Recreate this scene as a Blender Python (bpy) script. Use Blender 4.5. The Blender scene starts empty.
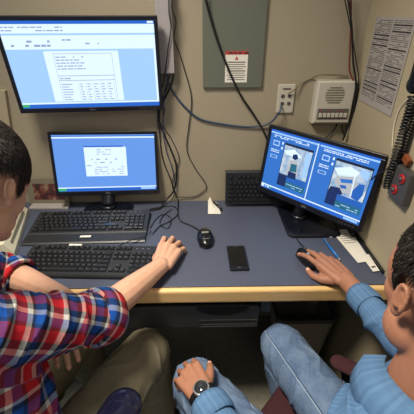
import bpy, bmesh, math, random
import numpy as np
from mathutils import Vector, Matrix, Euler
from mathutils import noise as mnoise
SC = bpy.context.scene
COL = SC.collection
R = math.radians
random.seed(7)

# ---------------------------------------------------------------- camera, light, exposure
cd = bpy.data.cameras.new('camera'); cam = bpy.data.objects.new('camera', cd); COL.objects.link(cam)
cam.location = (0, 0, 1.47); cam.rotation_euler = (R(60.3), 0, R(-1.05))
cd.sensor_width = 36; cd.lens = 29.3; cd.clip_start = 0.02
SC.camera = cam
w = bpy.data.worlds.new('room_light'); SC.world = w; w.use_nodes = True
w.node_tree.nodes['Background'].inputs[0].default_value = (0.86, 0.93, 1.0, 1)
w.node_tree.nodes['Background'].inputs[1].default_value = 0.25
def area(name, loc, aim, size, size_y, power, color, spread):
    ld = bpy.data.lights.new(name, 'AREA'); ld.shape = 'RECTANGLE'; ld.size = size; ld.size_y = size_y
    ld.energy = power; ld.color = color; ld.spread = R(spread)
    o = bpy.data.objects.new(name, ld); COL.objects.link(o); o.location = loc
    o.rotation_euler = (Vector(aim) - Vector(loc)).to_track_quat('-Z', 'Y').to_euler()
    return o
area('ceiling_troffer_light', (-0.55, 0.50, 2.42), (0.00, 0.62, 0.6), 0.50, 0.30, 17.0, (1.0, 0.91, 0.76), 100)
area('rear_fill_light', (0.5, -1.3, 2.42), (0.3, 0.9, 0.6), 1.2, 0.6, 5.0, (1.0, 0.90, 0.76), 140)  # soft back fill added behind the camera, not a fixture of the room
SC.view_settings.view_transform = 'Standard'; SC.view_settings.look = 'None'
SC.view_settings.exposure = 0.0; SC.view_settings.gamma = 1.0; SC.view_settings.use_curve_mapping = False

# ---------------------------------------------------------------- materials
def lin(c):
    return tuple((x / 12.92 if x <= 0.04045 else ((x + 0.055) / 1.055) ** 2.4) for x in (v / 255 for v in c)) + (1,)
def nodes(name):
    m = bpy.data.materials.new(name); m.use_nodes = True
    t = m.node_tree; return m, t, t.nodes, t.links, t.nodes['Principled BSDF']
def mat(name, rgb, rough=0.5, var=0.10, scale=30, bump=0.0, bscale=200, metal=0.0, spec=0.5, coat=0.0, sss=0.0, aniso=None):
    m, t, N, L, B = nodes(name)
    tc = N.new('ShaderNodeTexCoord'); nz = N.new('ShaderNodeTexNoise'); nz.inputs['Scale'].default_value = scale
    nz.inputs['Detail'].default_value = 4
    if aniso:
        mp = N.new('ShaderNodeMapping'); mp.inputs['Scale'].default_value = aniso
        L.new(tc.outputs['Object'], mp.inputs[0]); src = mp.outputs[0]
    else: src = tc.outputs['Object']
    L.new(src, nz.inputs['Vector'])
    mx = N.new('ShaderNodeMix'); mx.data_type = 'RGBA'
    c = lin(rgb)
    mx.inputs[6].default_value = tuple(v * (1 - var) for v in c[:3]) + (1,)
    mx.inputs[7].default_value = tuple(min(1, v * (1 + var)) for v in c[:3]) + (1,)
    L.new(nz.outputs['Fac'], mx.inputs[0]); L.new(mx.outputs[2], B.inputs['Base Color'])
    B.inputs['Roughness'].default_value = rough; B.inputs['Metallic'].default_value = metal
    B.inputs['Specular IOR Level'].default_value = spec; B.inputs['Coat Weight'].default_value = coat
    if sss:
        B.inputs['Subsurface Weight'].default_value = sss; B.inputs['Subsurface Radius'].default_value = (0.012, 0.004, 0.002)
        B.inputs['Subsurface Scale'].default_value = 0.5
    if bump:
        n2 = N.new('ShaderNodeTexNoise'); n2.inputs['Scale'].default_value = bscale; n2.inputs['Detail'].default_value = 3
        L.new(src, n2.inputs['Vector'])
        b = N.new('ShaderNodeBump'); b.inputs['Strength'].default_value = bump; b.inputs['Distance'].default_value = 0.002
        L.new(n2.outputs['Fac'], b.inputs['Height']); L.new(b.outputs[0], B.inputs['Normal'])
    return m
def glow(name, rgb, s=1.0, rgb2=None):
    m, t, N, L, B = nodes(name)
    B.inputs['Base Color'].default_value = (0.004, 0.004, 0.006, 1); B.inputs['Roughness'].default_value = 0.35
    B.inputs['Emission Color'].default_value = lin(rgb); B.inputs['Emission Strength'].default_value = s
    if rgb2:
        tc = N.new('ShaderNodeTexCoord'); nz = N.new('ShaderNodeTexNoise'); nz.inputs['Scale'].default_value = 28; nz.inputs['Detail'].default_value = 3
        L.new(tc.outputs['Object'], nz.inputs['Vector'])
        r = N.new('ShaderNodeValToRGB'); r.color_ramp.elements[0].position = 0.35; r.color_ramp.elements[1].position = 0.65
        r.color_ramp.elements[0].color = lin(rgb); r.color_ramp.elements[1].color = lin(rgb2)
        L.new(nz.outputs['Fac'], r.inputs[0]); L.new(r.outputs[0], B.inputs['Emission Color'])
    return m
M = {}
M['wall'] = mat('painted_wall', (158, 147, 126), 0.6, 0.04, 3, 0.15, 300)
M['wall_r'] = mat('painted_side_wall', (168, 156, 130), 0.55, 0.04, 3, 0.15, 300)
M['floor'] = mat('vinyl_floor', (146, 142, 128), 0.5, 0.30, 40, 0.05, 60)
M['laminate'] = mat('blue_grey_laminate', (74, 80, 98), 0.42, 0.16, 420, 0.03, 500)
M['oak'] = mat('oak_edge', (226, 186, 126), 0.38, 0.16, 12, 0.05, 90, aniso=(1, 9, 9), coat=0.2)
M['dark'] = mat('dark_steel', (44, 45, 47), 0.45, 0.1, 20)
M['tray'] = mat('drawer_plastic', (58, 58, 58), 0.5, 0.1, 20)
M['black'] = mat('black_plastic', (22, 23, 26), 0.38, 0.1, 60, 0.05, 600)
M['key'] = mat('keycap_plastic', (30, 31, 34), 0.32, 0.1, 60)
M['kbd'] = mat('keyboard_plastic', (34, 36, 40), 0.42, 0.1, 60, 0.05, 600)
M['gloss'] = mat('glossy_black', (12, 13, 16), 0.25, 0.05, 60, coat=0.15)
M['bezel'] = mat('bezel_plastic', (17, 20, 30), 0.3, 0.1, 60)
M['panel'] = mat('grey_green_enamel', (100, 103, 92), 0.5, 0.05, 6)
M['white'] = mat('white_plastic', (192, 186, 172), 0.45, 0.04, 20)
M['raceway'] = mat('pale_grey_plastic', (160, 154, 156), 0.5, 0.04, 20)
M['beige'] = mat('beige_plastic', (216, 210, 184), 0.45, 0.05, 20)
M['beige_d'] = mat('beige_gap_shade_and_page', (120, 114, 96), 0.6, 0.05, 20)  # slot and grille shade put into the colour; plain tone on the booklet page
M['paper'] = mat('paper', (226, 222, 212), 0.7, 0.04, 20)
M['paper_g'] = mat('printed_paper', (158, 152, 148), 0.7, 0.06, 60)
M['ink'] = mat('grey_ink', (92, 86, 84), 0.7, 0.25, 300)
M['inkd'] = mat('dark_ink', (45, 42, 44), 0.7, 0.2, 300)
M['redink'] = mat('red_ink', (186, 52, 48), 0.6, 0.1, 60)
M['green'] = mat('green_sticker', (28, 160, 92), 0.5, 0.05, 60)
M['purple'] = mat('purple_ink', (92, 52, 120), 0.6, 0.1, 60)
M['cable'] = mat('black_cable', (20, 20, 22), 0.45, 0.1, 60)
M['bluecable'] = mat('blue_cable', (40, 62, 92), 0.45, 0.1, 60)
M['redcable'] = mat('red_cable', (110, 50, 42), 0.5, 0.1, 60)
M['tancable'] = mat('tan_cable', (122, 110, 84), 0.5, 0.1, 60)
M['silver'] = mat('silver_plastic', (176, 178, 180), 0.28, 0.05, 60, metal=0.6)
M['chrome'] = mat('chrome', (190, 190, 192), 0.2, 0.05, 60, metal=1.0)
M['bluepen'] = mat('blue_pen', (30, 110, 190), 0.3, 0.05, 60)
M['redled'] = mat('red_dial', (176, 28, 32), 0.35, 0.1, 60)
M['brown'] = mat('brown_tag', (128, 66, 32), 0.6, 0.1, 60)
M['greybox'] = mat('grey_box_plastic', (70, 68, 68), 0.45, 0.1, 60)
M['bin'] = mat('bin_plastic', (150, 144, 132), 0.55, 0.1, 40)
M['skinA'] = mat('skin_fair', (204, 158, 132), 0.48, 0.12, 45, 0.12, 260, sss=0.12)
M['skinB'] = mat('skin_tanned', (164, 114, 90), 0.48, 0.14, 45, 0.12, 260, sss=0.12)
M['lip'] = mat('lips', (170, 92, 84), 0.45, 0.1, 60)
M['nail'] = mat('fingernail', (226, 170, 148), 0.3, 0.03, 60)
M['eye'] = mat('eye_white', (220, 214, 208), 0.2, 0.02, 60)
M['iris'] = mat('iris', (52, 36, 26), 0.2, 0.05, 60)
M['hairA'] = mat('dark_brown_hair', (34, 28, 27), 0.6, 0.25, 90, spec=0.3)
M['hairB'] = mat('greying_dark_hair', (46, 42, 39), 0.8, 0.35, 160, spec=0.08)
M['khaki'] = mat('khaki_cotton', (120, 112, 90), 0.85, 0.08, 30, 0.25, 700)
M['belt'] = mat('seam_thread', (70, 62, 48), 0.8, 0.1, 60)
M['maroon'] = mat('maroon_upholstery', (58, 22, 28), 0.9, 0.18, 200, 0.3, 500)
M['navy'] = mat('navy_upholstery', (26, 28, 48), 0.5, 0.15, 200, 0.1, 400)
M['padnavy'] = mat('glossy_navy_vinyl', (18, 21, 44), 0.22, 0.1, 60, coat=0.4)
M['shoe'] = mat('brown_leather', (60, 40, 30), 0.4, 0.1, 60)
M['watchface'] = mat('watch_glass', (40, 44, 48), 0.08, 0.05, 60, coat=1.0)

def cloth_nodes(name, rough=0.85):
    m, t, N, L, B = nodes(name)
    a = N.new('ShaderNodeAttribute'); a.attribute_name = 'cloth'
    s = N.new('ShaderNodeSeparateXYZ'); L.new(a.outputs['Vector'], s.inputs[0])
    B.inputs['Roughness'].default_value = rough; B.inputs['Specular IOR Level'].default_value = 0.2
    return m, N, L, B, s, a
def band(N, L, src, period, stops, off=0.0):
    ad = N.new('ShaderNodeMath'); ad.operation = 'ADD'; ad.inputs[1].default_value = off + 50 * period; L.new(src, ad.inputs[0])
    dv = N.new('ShaderNodeMath'); dv.operation = 'DIVIDE'; dv.inputs[1].default_value = period; L.new(ad.outputs[0], dv.inputs[0])
    fr = N.new('ShaderNodeMath'); fr.operation = 'FRACT'; L.new(dv.outputs[0], fr.inputs[0])
    r = N.new('ShaderNodeValToRGB'); r.color_ramp.interpolation = 'CONSTANT'
    while len(r.color_ramp.elements) < len(stops): r.color_ramp.elements.new(0.5)
    for e, (p, c) in zip(r.color_ramp.elements, stops): e.position = p; e.color = lin(c)
    L.new(fr.outputs[0], r.inputs[0]); return r.outputs[0]
def weave_bump(N, L, B, s, freq=900, strength=0.25):
    nz = N.new('ShaderNodeTexNoise'); nz.inputs['Scale'].default_value = freq
    b = N.new('ShaderNodeBump'); b.inputs['Strength'].default_value = strength; b.inputs['Distance'].default_value = 0.001
    L.new(nz.outputs['Fac'], b.inputs['Height']); L.new(b.outputs[0], B.inputs['Normal'])
def plaid():
    m, N, L, B, s, a = cloth_nodes('red_white_blue_plaid')
    red, blue, white, dark = (186, 32, 42), (18, 72, 152), (200, 197, 190), (34, 38, 56)
    st = [(0, red), (.28, white), (.42, dark), (.50, blue), (.74, dark), (.88, white), (.97, red)]
    st2 = [(0, red), (.26, dark), (.46, white), (.60, blue), (.84, dark), (.94, red)]
    sh1 = N.new('ShaderNodeMath'); sh1.operation = 'MULTIPLY_ADD'; sh1.inputs[1].default_value = 0.30
    L.new(s.outputs['Y'], sh1.inputs[0]); L.new(s.outputs['X'], sh1.inputs[2])
    sh2 = N.new('ShaderNodeMath'); sh2.operation = 'MULTIPLY_ADD'; sh2.inputs[1].default_value = -0.30
    L.new(s.outputs['X'], sh2.inputs[0]); L.new(s.outputs['Y'], sh2.inputs[2])
    u = band(N, L, sh1.outputs[0], 0.083, st); v = band(N, L, sh2.outputs[0], 0.083, st2, 0.03)
    mx = N.new('ShaderNodeMix'); mx.data_type = 'RGBA'; mx.inputs[0].default_value = 0.42
    L.new(u, mx.inputs[6]); L.new(v, mx.inputs[7])
    dk = N.new('ShaderNodeMix'); dk.data_type = 'RGBA'; dk.blend_type = 'DARKEN'; dk.inputs[0].default_value = 1.0
    L.new(u, dk.inputs[6]); L.new(v, dk.inputs[7])
    fin = N.new('ShaderNodeMix'); fin.data_type = 'RGBA'; fin.inputs[0].default_value = 0.36
    L.new(mx.outputs[2], fin.inputs[6]); L.new(dk.outputs[2], fin.inputs[7]); L.new(fin.outputs[2], B.inputs['Base Color'])
    weave_bump(N, L, B, s); return m
def denim_shirt():
    m, N, L, B, s, a = cloth_nodes('light_blue_shirting')
    st = [(0, (84, 118, 156)), (.35, (91, 126, 164)), (.6, (80, 112, 150)), (.8, (96, 132, 168))]
    u = band(N, L, s.outputs['Y'], 0.026, st); v = band(N, L, s.outputs['X'], 0.041, [(0, (82, 114, 152)), (.7, (92, 126, 164))])
    mx = N.new('ShaderNodeMix'); mx.data_type = 'RGBA'; mx.inputs[0].default_value = 0.4
    L.new(u, mx.inputs[6]); L.new(v, mx.inputs[7]); L.new(mx.outputs[2], B.inputs['Base Color'])
    weave_bump(N, L, B, s); return m
def jeans():
    m, N, L, B, s, a = cloth_nodes('washed_denim')
    tc = N.new('ShaderNodeTexCoord')
    n1 = N.new('ShaderNodeTexNoise'); n1.inputs['Scale'].default_value = 14; n1.inputs['Detail'].default_value = 6
    n1.inputs['Roughness'].default_value = 0.7; L.new(tc.outputs['Object'], n1.inputs['Vector'])
    r = N.new('ShaderNodeValToRGB'); r.color_ramp.elements[0].position = 0.3; r.color_ramp.elements[1].position = 0.72
    r.color_ramp.elements[0].color = lin((74, 96, 128)); r.color_ramp.elements[1].color = lin((120, 140, 168))
    L.new(n1.outputs['Fac'], r.inputs[0])
    col = r.outputs[0]
    for side, c in ((0.064, (150, 166, 188)), (0.0605, (58, 72, 98))):
        ab = N.new('ShaderNodeMath'); ab.operation = 'ABSOLUTE'; L.new(s.outputs['Y'], ab.inputs[0])
        cp = N.new('ShaderNodeMath'); cp.operation = 'COMPARE'; cp.inputs[1].default_value = side; cp.inputs[2].default_value = 0.0016; L.new(ab.outputs[0], cp.inputs[0])
        mx = N.new('ShaderNodeMix'); mx.data_type = 'RGBA'; L.new(cp.outputs[0], mx.inputs[0]); L.new(col, mx.inputs[6]); mx.inputs[7].default_value = lin(c); col = mx.outputs[2]
    L.new(col, B.inputs['Base Color']); weave_bump(N, L, B, s, 1100, 0.35); return m
M['plaid'] = plaid(); M['denim'] = denim_shirt(); M['jeans'] = jeans()

# ---------------------------------------------------------------- mesh helpers
def catmull(pts, sub=6):
    P = [Vector(p) for p in pts]; out = []
    if len(P) < 3 or sub < 2: return P
    E = [P[0] * 2 - P[1]] + P + [P[-1] * 2 - P[-2]]
    for i in range(1, len(E) - 2):
        a, b, c, d = E[i - 1:i + 3]
        for k in range(sub):
            t = k / sub
            out.append(0.5 * ((2 * b) + (c - a) * t + (2 * a - 5 * b + 4 * c - d) * t * t + (3 * b - a - 3 * c + d) * t ** 3))
    out.append(P[-1]); return out
class MB:
    def __init__(s): s.bm = bmesh.new()
    def _m(s, geom_faces, mi, smooth=False):
        for f in geom_faces: f.material_index = mi; f.smooth = smooth
    def box(s, c, d, mi=0, rot=None, bev=0.0, seg=2, mtx=None):
        b = bmesh.new(); bmesh.ops.create_cube(b, size=1)
        for v in b.verts: v.co = Vector((v.co.x * d[0], v.co.y * d[1], v.co.z * d[2]))
        if bev > 0: bmesh.ops.bevel(b, geom=b.edges[:], offset=min(bev, min(d) * 0.49), segments=seg, profile=0.5, affect='EDGES')
        T = Matrix.Translation(Vector(c)) @ (Euler(rot).to_matrix().to_4x4() if rot else Matrix())
        if mtx is not None: T = mtx @ T
        s.merge(b, T, mi, False); return s
    def merge(s, b, T, mi, smooth):
        vm = {}
        for v in b.verts: vm[v] = s.bm.verts.new(T @ v.co)
        for f in b.faces:
            try: g = s.bm.faces.new([vm[v] for v in f.verts])
            except ValueError: continue
            g.material_index = mi; g.smooth = smooth
        b.free()
    def cone(s, p0, p1, r0, r1, n=16, mi=0, flat=1.0, ref=None, smooth=True, caps=True):
        p0, p1 = Vector(p0), Vector(p1); d = (p1 - p0).normalized()
        ref = Vector(ref) if ref else (Vector((0, 0, 1)) if abs(d.z) < 0.9 else Vector((1, 0, 0)))
        x = d.cross(ref).normalized(); y = x.cross(d).normalized()
        rings = []
        for p, r in ((p0, r0), (p1, r1)):
            rings.append([s.bm.verts.new(p + x * math.cos(a) * r + y * math.sin(a) * r * flat) for a in [2 * math.pi * k / n for k in range(n)]])
        for k in range(n):
            f = s.bm.faces.new((rings[0][k], rings[0][(k + 1) % n], rings[1][(k + 1) % n], rings[1][k])); f.material_index = mi; f.smooth = smooth
        if caps:
            for rg in (rings[0][::-1], rings[1]):
                f = s.bm.faces.new(rg); f.material_index = mi
        return s
    def ell(s, c, r, rot=None, mi=0, n=20, mtx=None):
        b = bmesh.new(); bmesh.ops.create_uvsphere(b, u_segments=n, v_segments=max(8, n * 2 // 3), radius=1)
        for v in b.verts: v.co = Vector((v.co.x * r[0], v.co.y * r[1], v.co.z * r[2]))
        T = Matrix.Translation(Vector(c)) @ (Euler(rot).to_matrix().to_4x4() if rot else Matrix())
        if mtx is not None: T = mtx @ T
        s.merge(b, T, mi, True); return s
    def cap(s, p0, p1, r0, r1, n=14, mi=0):          # tapered capsule
        s.cone(p0, p1, r0, r1, n, mi); s.ell(p0, (r0,) * 3, mi=mi, n=n); s.ell(p1, (r1,) * 3, mi=mi, n=n); return s
    def chain(s, pts, rs, n=14, mi=0):
        for i in range(len(pts) - 1): s.cap(pts[i], pts[i + 1], rs[i], rs[i + 1], n, mi)
        return s
    def tube(s, pts, r, n=8, mi=0, sub=6, flat=1.0, closed=False):
        P = catmull(pts, sub); prev = None; rings = []
        for i, p in enumerate(P):
            d = (P[min(i + 1, len(P) - 1)] - P[max(i - 1, 0)]).normalized()
            if prev is None:
                ref = Vector((0, 0, 1)) if abs(d.z) < 0.9 else Vector((1, 0, 0)); x = d.cross(ref).normalized()
            else: x = (prev - d * prev.dot(d)).normalized()
            prev = x; y = d.cross(x)
            rr = r(i / (len(P) - 1)) if callable(r) else r
            rings.append([s.bm.verts.new(p + x * math.cos(a) * rr + y * math.sin(a) * rr * flat) for a in [2 * math.pi * k / n for k in range(n)]])
        for i in range(len(rings) - 1):
            for k in range(n):
                f = s.bm.faces.new((rings[i][k], rings[i][(k + 1) % n], rings[i + 1][(k + 1) % n], rings[i + 1][k])); f.smooth = True; f.material_index = mi
        for rg in (rings[0][::-1], rings[-1]):
            f = s.bm.faces.new(rg); f.material_index = mi
        return s
    def poly(s, pts, mi=0):
        f = s.bm.faces.new([s.bm.verts.new(Vector(p)) for p in pts]); f.material_index = mi; return s
    def prism(s, pts, off, mi=0):                     # polygon extruded along a vector
        off = Vector(off); a = [s.bm.verts.new(Vector(p)) for p in pts]; b = [s.bm.verts.new(Vector(p) + off) for p in pts]
        n = len(a)
        for f in (a[::-1], b): s.bm.faces.new(f).material_index = mi
        for k in range(n): s.bm.faces.new((a[k], a[(k + 1) % n], b[(k + 1) % n], b[k])).material_index = mi
        return s
    def lathe(s, prof, c=(0, 0, 0), n=32, mi=0, mtx=None, smooth=True):
        T = mtx or Matrix.Translation(Vector(c)); rings = []
        for r, z in prof: rings.append([s.bm.verts.new(T @ Vector((r * math.cos(2 * math.pi * k / n), r * math.sin(2 * math.pi * k / n), z))) for k in range(n)])
        for i in range(len(rings) - 1):
            for k in range(n):
                f = s.bm.faces.new((rings[i][k], rings[i][(k + 1) % n], rings[i + 1][(k + 1) % n], rings[i + 1][k])); f.smooth = smooth; f.material_index = mi
        for rg in (rings[0][::-1], rings[-1]): s.bm.faces.new(rg).material_index = mi
        return s
    def mesh(s, name, mats):
        bmesh.ops.recalc_face_normals(s.bm, faces=s.bm.faces[:])
        me = bpy.data.meshes.new(name); s.bm.to_mesh(me); s.bm.free()
        for m in (mats if isinstance(mats, (list, tuple)) else [mats]): me.materials.append(m)
        return me
    def build(s, name, mats, parent=None, loc=None):
        return link(name, s.mesh(name, mats), parent, loc)
def link(name, me, parent=None, loc=None):
    o = bpy.data.objects.new(name, me); COL.objects.link(o)
    if parent: o.parent = parent
    if loc: o.location = loc
    return o
def tag(o, label=None, cat=None, group=None, kind=None):
    if label: o['label'] = label
    if cat: o['category'] = cat
    if group: o['group'] = group
    if kind: o['kind'] = kind
    return o
def empty(name, loc, rz=0, label=None, cat=None, group=None, rot=None):
    o = bpy.data.objects.new(name, None); COL.objects.link(o); o.location = loc
    o.rotation_euler = rot if rot else (0, 0, rz); o.empty_display_size = 0.05
    return tag(o, label, cat, group)
def text_mesh(txt, size, name, m, parent, loc, rot, ext=0.0003):
    cu = bpy.data.curves.new(name, 'FONT'); cu.body = txt; cu.size = size; cu.extrude = ext; cu.align_x = 'CENTER'; cu.align_y = 'CENTER'
    o = bpy.data.objects.new(name, cu); COL.objects.link(o)
    dg = bpy.context.evaluated_depsgraph_get(); me = bpy.data.meshes.new_from_object(o.evaluated_get(dg))
    bpy.data.objects.remove(o); me.materials.clear(); me.materials.append(m)
    q = link(name, me, parent, loc); q.rotation_euler = rot; return q
def fuse(mb, voxel, name, m, smooth=4, fac=0.5):
    me0 = mb.mesh('tmp', m); o = bpy.data.objects.new('tmp', me0); COL.objects.link(o)
    r = o.modifiers.new('r', 'REMESH'); r.mode = 'VOXEL'; r.voxel_size = voxel; r.use_smooth_shade = True
    if smooth: s = o.modifiers.new('s', 'SMOOTH'); s.factor = fac; s.iterations = smooth
    dg = bpy.context.evaluated_depsgraph_get(); me = bpy.data.meshes.new_from_object(o.evaluated_get(dg)); me.name = name
    bpy.data.objects.remove(o); bpy.data.meshes.remove(me0)
    me.materials.clear(); me.materials.append(m)
    me.polygons.foreach_set('use_smooth', [True] * len(me.polygons))
    return me
def get_co(me):
    a = np.empty(len(me.vertices) * 3); me.vertices.foreach_get('co', a); return a.reshape(-1, 3)
def get_no(me):
    a = np.empty(len(me.vertices) * 3); me.vertices.foreach_get('normal', a); return a.reshape(-1, 3)
def cloth_coords(me, segs):
    # segs: (p0, p1, reference, radius, u offset); each vertex takes coordinates along and around its nearest limb
    co = get_co(me); best = np.full(len(co), 1e9); uv = np.zeros((len(co), 3))
    for si, (p0, p1, ref, rad, off) in enumerate(segs):
        p0, p1 = np.array(p0, float), np.array(p1, float); d = p1 - p0; Ln = np.linalg.norm(d); d /= Ln
        x = np.cross(d, np.array(ref, float)); x /= np.linalg.norm(x); y = np.cross(x, d)
        q = co - p0; t = np.clip(q @ d, 0, Ln); c = q - np.outer(t, d); dist = np.linalg.norm(c, axis=1) - rad
        k = dist < best; best[k] = dist[k]
        ang = np.arctan2(c @ x, c @ y)
        uv[k, 0] = ((q @ d) + off)[k]; uv[k, 1] = (ang * rad)[k]; uv[k, 2] = si
    a = me.attributes.new('cloth', 'FLOAT_VECTOR', 'POINT'); a.data.foreach_set('vector', uv.ravel()); return uv
def wrinkle(me, uv, amp=0.004, f_u=60, f_v=18, seed=0, extra=None):
    co = get_co(me); no = get_no(me); rs = np.random.RandomState(seed)
    warp = sum(np.sin(co @ rs.normal(0, 16, 3) + rs.rand() * 6) for _ in range(5)) * 0.9
    ph = uv[:, 0] * f_u + uv[:, 1] * f_v * rs.choice([-1, 1]) + warp
    rid = (1 - np.abs(np.sin(ph))) ** 2
    ph2 = uv[:, 0] * f_u * 0.45 - uv[:, 1] * f_v * 1.2 + warp * 1.4
    rid2 = (1 - np.abs(np.sin(ph2))) ** 2.5
    mask = 0.5 + 0.5 * np.sin(co @ rs.normal(0, 9, 3) + 1)
    d = amp * (rid * mask + rid2 * (1 - mask) - 0.35)
    if extra is not None: d = d * extra(co)
    co = co + no * d[:, None]; me.vertices.foreach_set('co', co.ravel()); me.update()

# ---------------------------------------------------------------- the room
def struct(o): o['kind'] = 'structure'; return o
struct(MB().box((-0.50, 1.39, 1.25), (2.4, 0.10, 2.5)).build('wall_back', M['wall']))
struct(MB().box((0.64, 0.42, 1.25), (0.10, 1.84, 2.5)).build('wall_right', M['wall_r']))
struct(MB().box((-0.5, 0.42, -0.05), (2.4, 2.05, 0.10)).build('floor', M['floor']))

# ---------------------------------------------------------------- desk
D = empty('desk', (-0.3, 1.05, 0), 0, 'long blue-grey laminate desk with pale oak front edge under the monitors', 'desk')
def dl(c): return (c[0] + 0.3, c[1] - 1.05, c[2])
MB().box(dl((-0.305, 1.063, 0.721)), (1.79, 0.554, 0.036), bev=0.001).build('desktop', M['laminate'], D)
MB().box(dl((-0.305, 0.7755, 0.7125)), (1.79, 0.021, 0.055), bev=0.010, seg=4).build('edge_trim', M['oak'], D)
MB().box(dl((-0.305, 0.815, 0.688)), (1.79, 0.05, 0.03)).build('apron_rail', M['dark'], D)
MB().box(dl((-1.185, 1.06, 0.3515)), (0.03, 0.52, 0.703)).build('side_panel', M['tray'], D)
MB().box(dl((-0.305, 1.318, 0.50)), (1.73, 0.03, 0.40)).build('modesty_panel', M['dark'], D)
dr = MB().box(dl((-0.055, 0.91, 0.575)), (0.47, 0.24, 0.010)).box(dl((-0.055, 0.792, 0.603)), (0.48, 0.014, 0.095), bev=0.003).box(dl((-0.29, 0.91, 0.60)), (0.01, 0.24, 0.06)).box(dl((0.18, 0.91, 0.60)), (0.01, 0.24, 0.06))
dr = dr.build('drawer', M['tray'], D)
b = MB(); g_ = M['greybox']
for c, d in (((0.085, 0.7838, 0.560), (0.19, 0.003, 0.003)), ((0.085, 0.7838, 0.590), (0.19, 0.003, 0.003)), ((-0.01, 0.7838, 0.575), (0.003, 0.003, 0.03)), ((0.18, 0.7838, 0.575), (0.003, 0.003, 0.03)), ((0.085, 0.7842, 0.568), (0.18, 0.002, 0.006))): b.box(dl(c), d)
b.build('grip_plate', M['greybox'], dr)
b = MB(); b.prism([dl((0.065 + 0.085 * math.cos(R(a)), 0.7835, 0.650 + 0.036 * math.sin(R(a)))) for a in range(180, 361, 15)], (0, 0.0015, 0)); b.build('finger_recess', M['black'], dr)
MB().box(dl((0.20, 0.90, 0.672)), (0.03, 0.26, 0.06)).build('drawer_slide', M['black'], D)

# bin
B_ = empty('waste_bin', (0.44, 1.08, 0), 0, 'dark grey plastic waste bin on the floor under the desk', 'bin')
b = MB()
def rr(hx, hy, z, r=0.03, n=6):
    out = []
    for cx, cy, a0 in ((hx - r, hy - r, 0), (-hx + r, hy - r, 90), (-hx + r, -hy + r, 180), (hx - r, -hy + r, 270)):
        for k in range(n + 1):
            a = R(a0 + 90 * k / n); out.append((cx + r * math.cos(a), cy + r * math.sin(a), z))
    return out
def loft(mb, loops, mi=0, cap0=True, cap1=True):
    vs = [[mb.bm.verts.new(Vector(p)) for p in l] for l in loops]; n = len(vs[0])
    for i in range(len(vs) - 1):
        for k in range(n):
            f = mb.bm.faces.new((vs[i][k], vs[i][(k + 1) % n], vs[i + 1][(k + 1) % n], vs[i + 1][k])); f.material_index = mi; f.smooth = False
    if cap0: mb.bm.faces.new(vs[0][::-1]).material_index = mi
    if cap1: mb.bm.faces.new(vs[-1]).material_index = mi
loft(b, [rr(.095, .075, 0.0), rr(.125, .10, .36), rr(.119, .094, .36), rr(.09, .07, .012)]); b.build('bin_body', M['bin'], B_)
b = MB(); loft(b, [rr(.130, .105, .345), rr(.130, .105, .366), rr(.118, .093, .366), rr(.118, .093, .345)], cap0=False, cap1=False)
b.build('rim', M['greybox'], B_)

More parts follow.
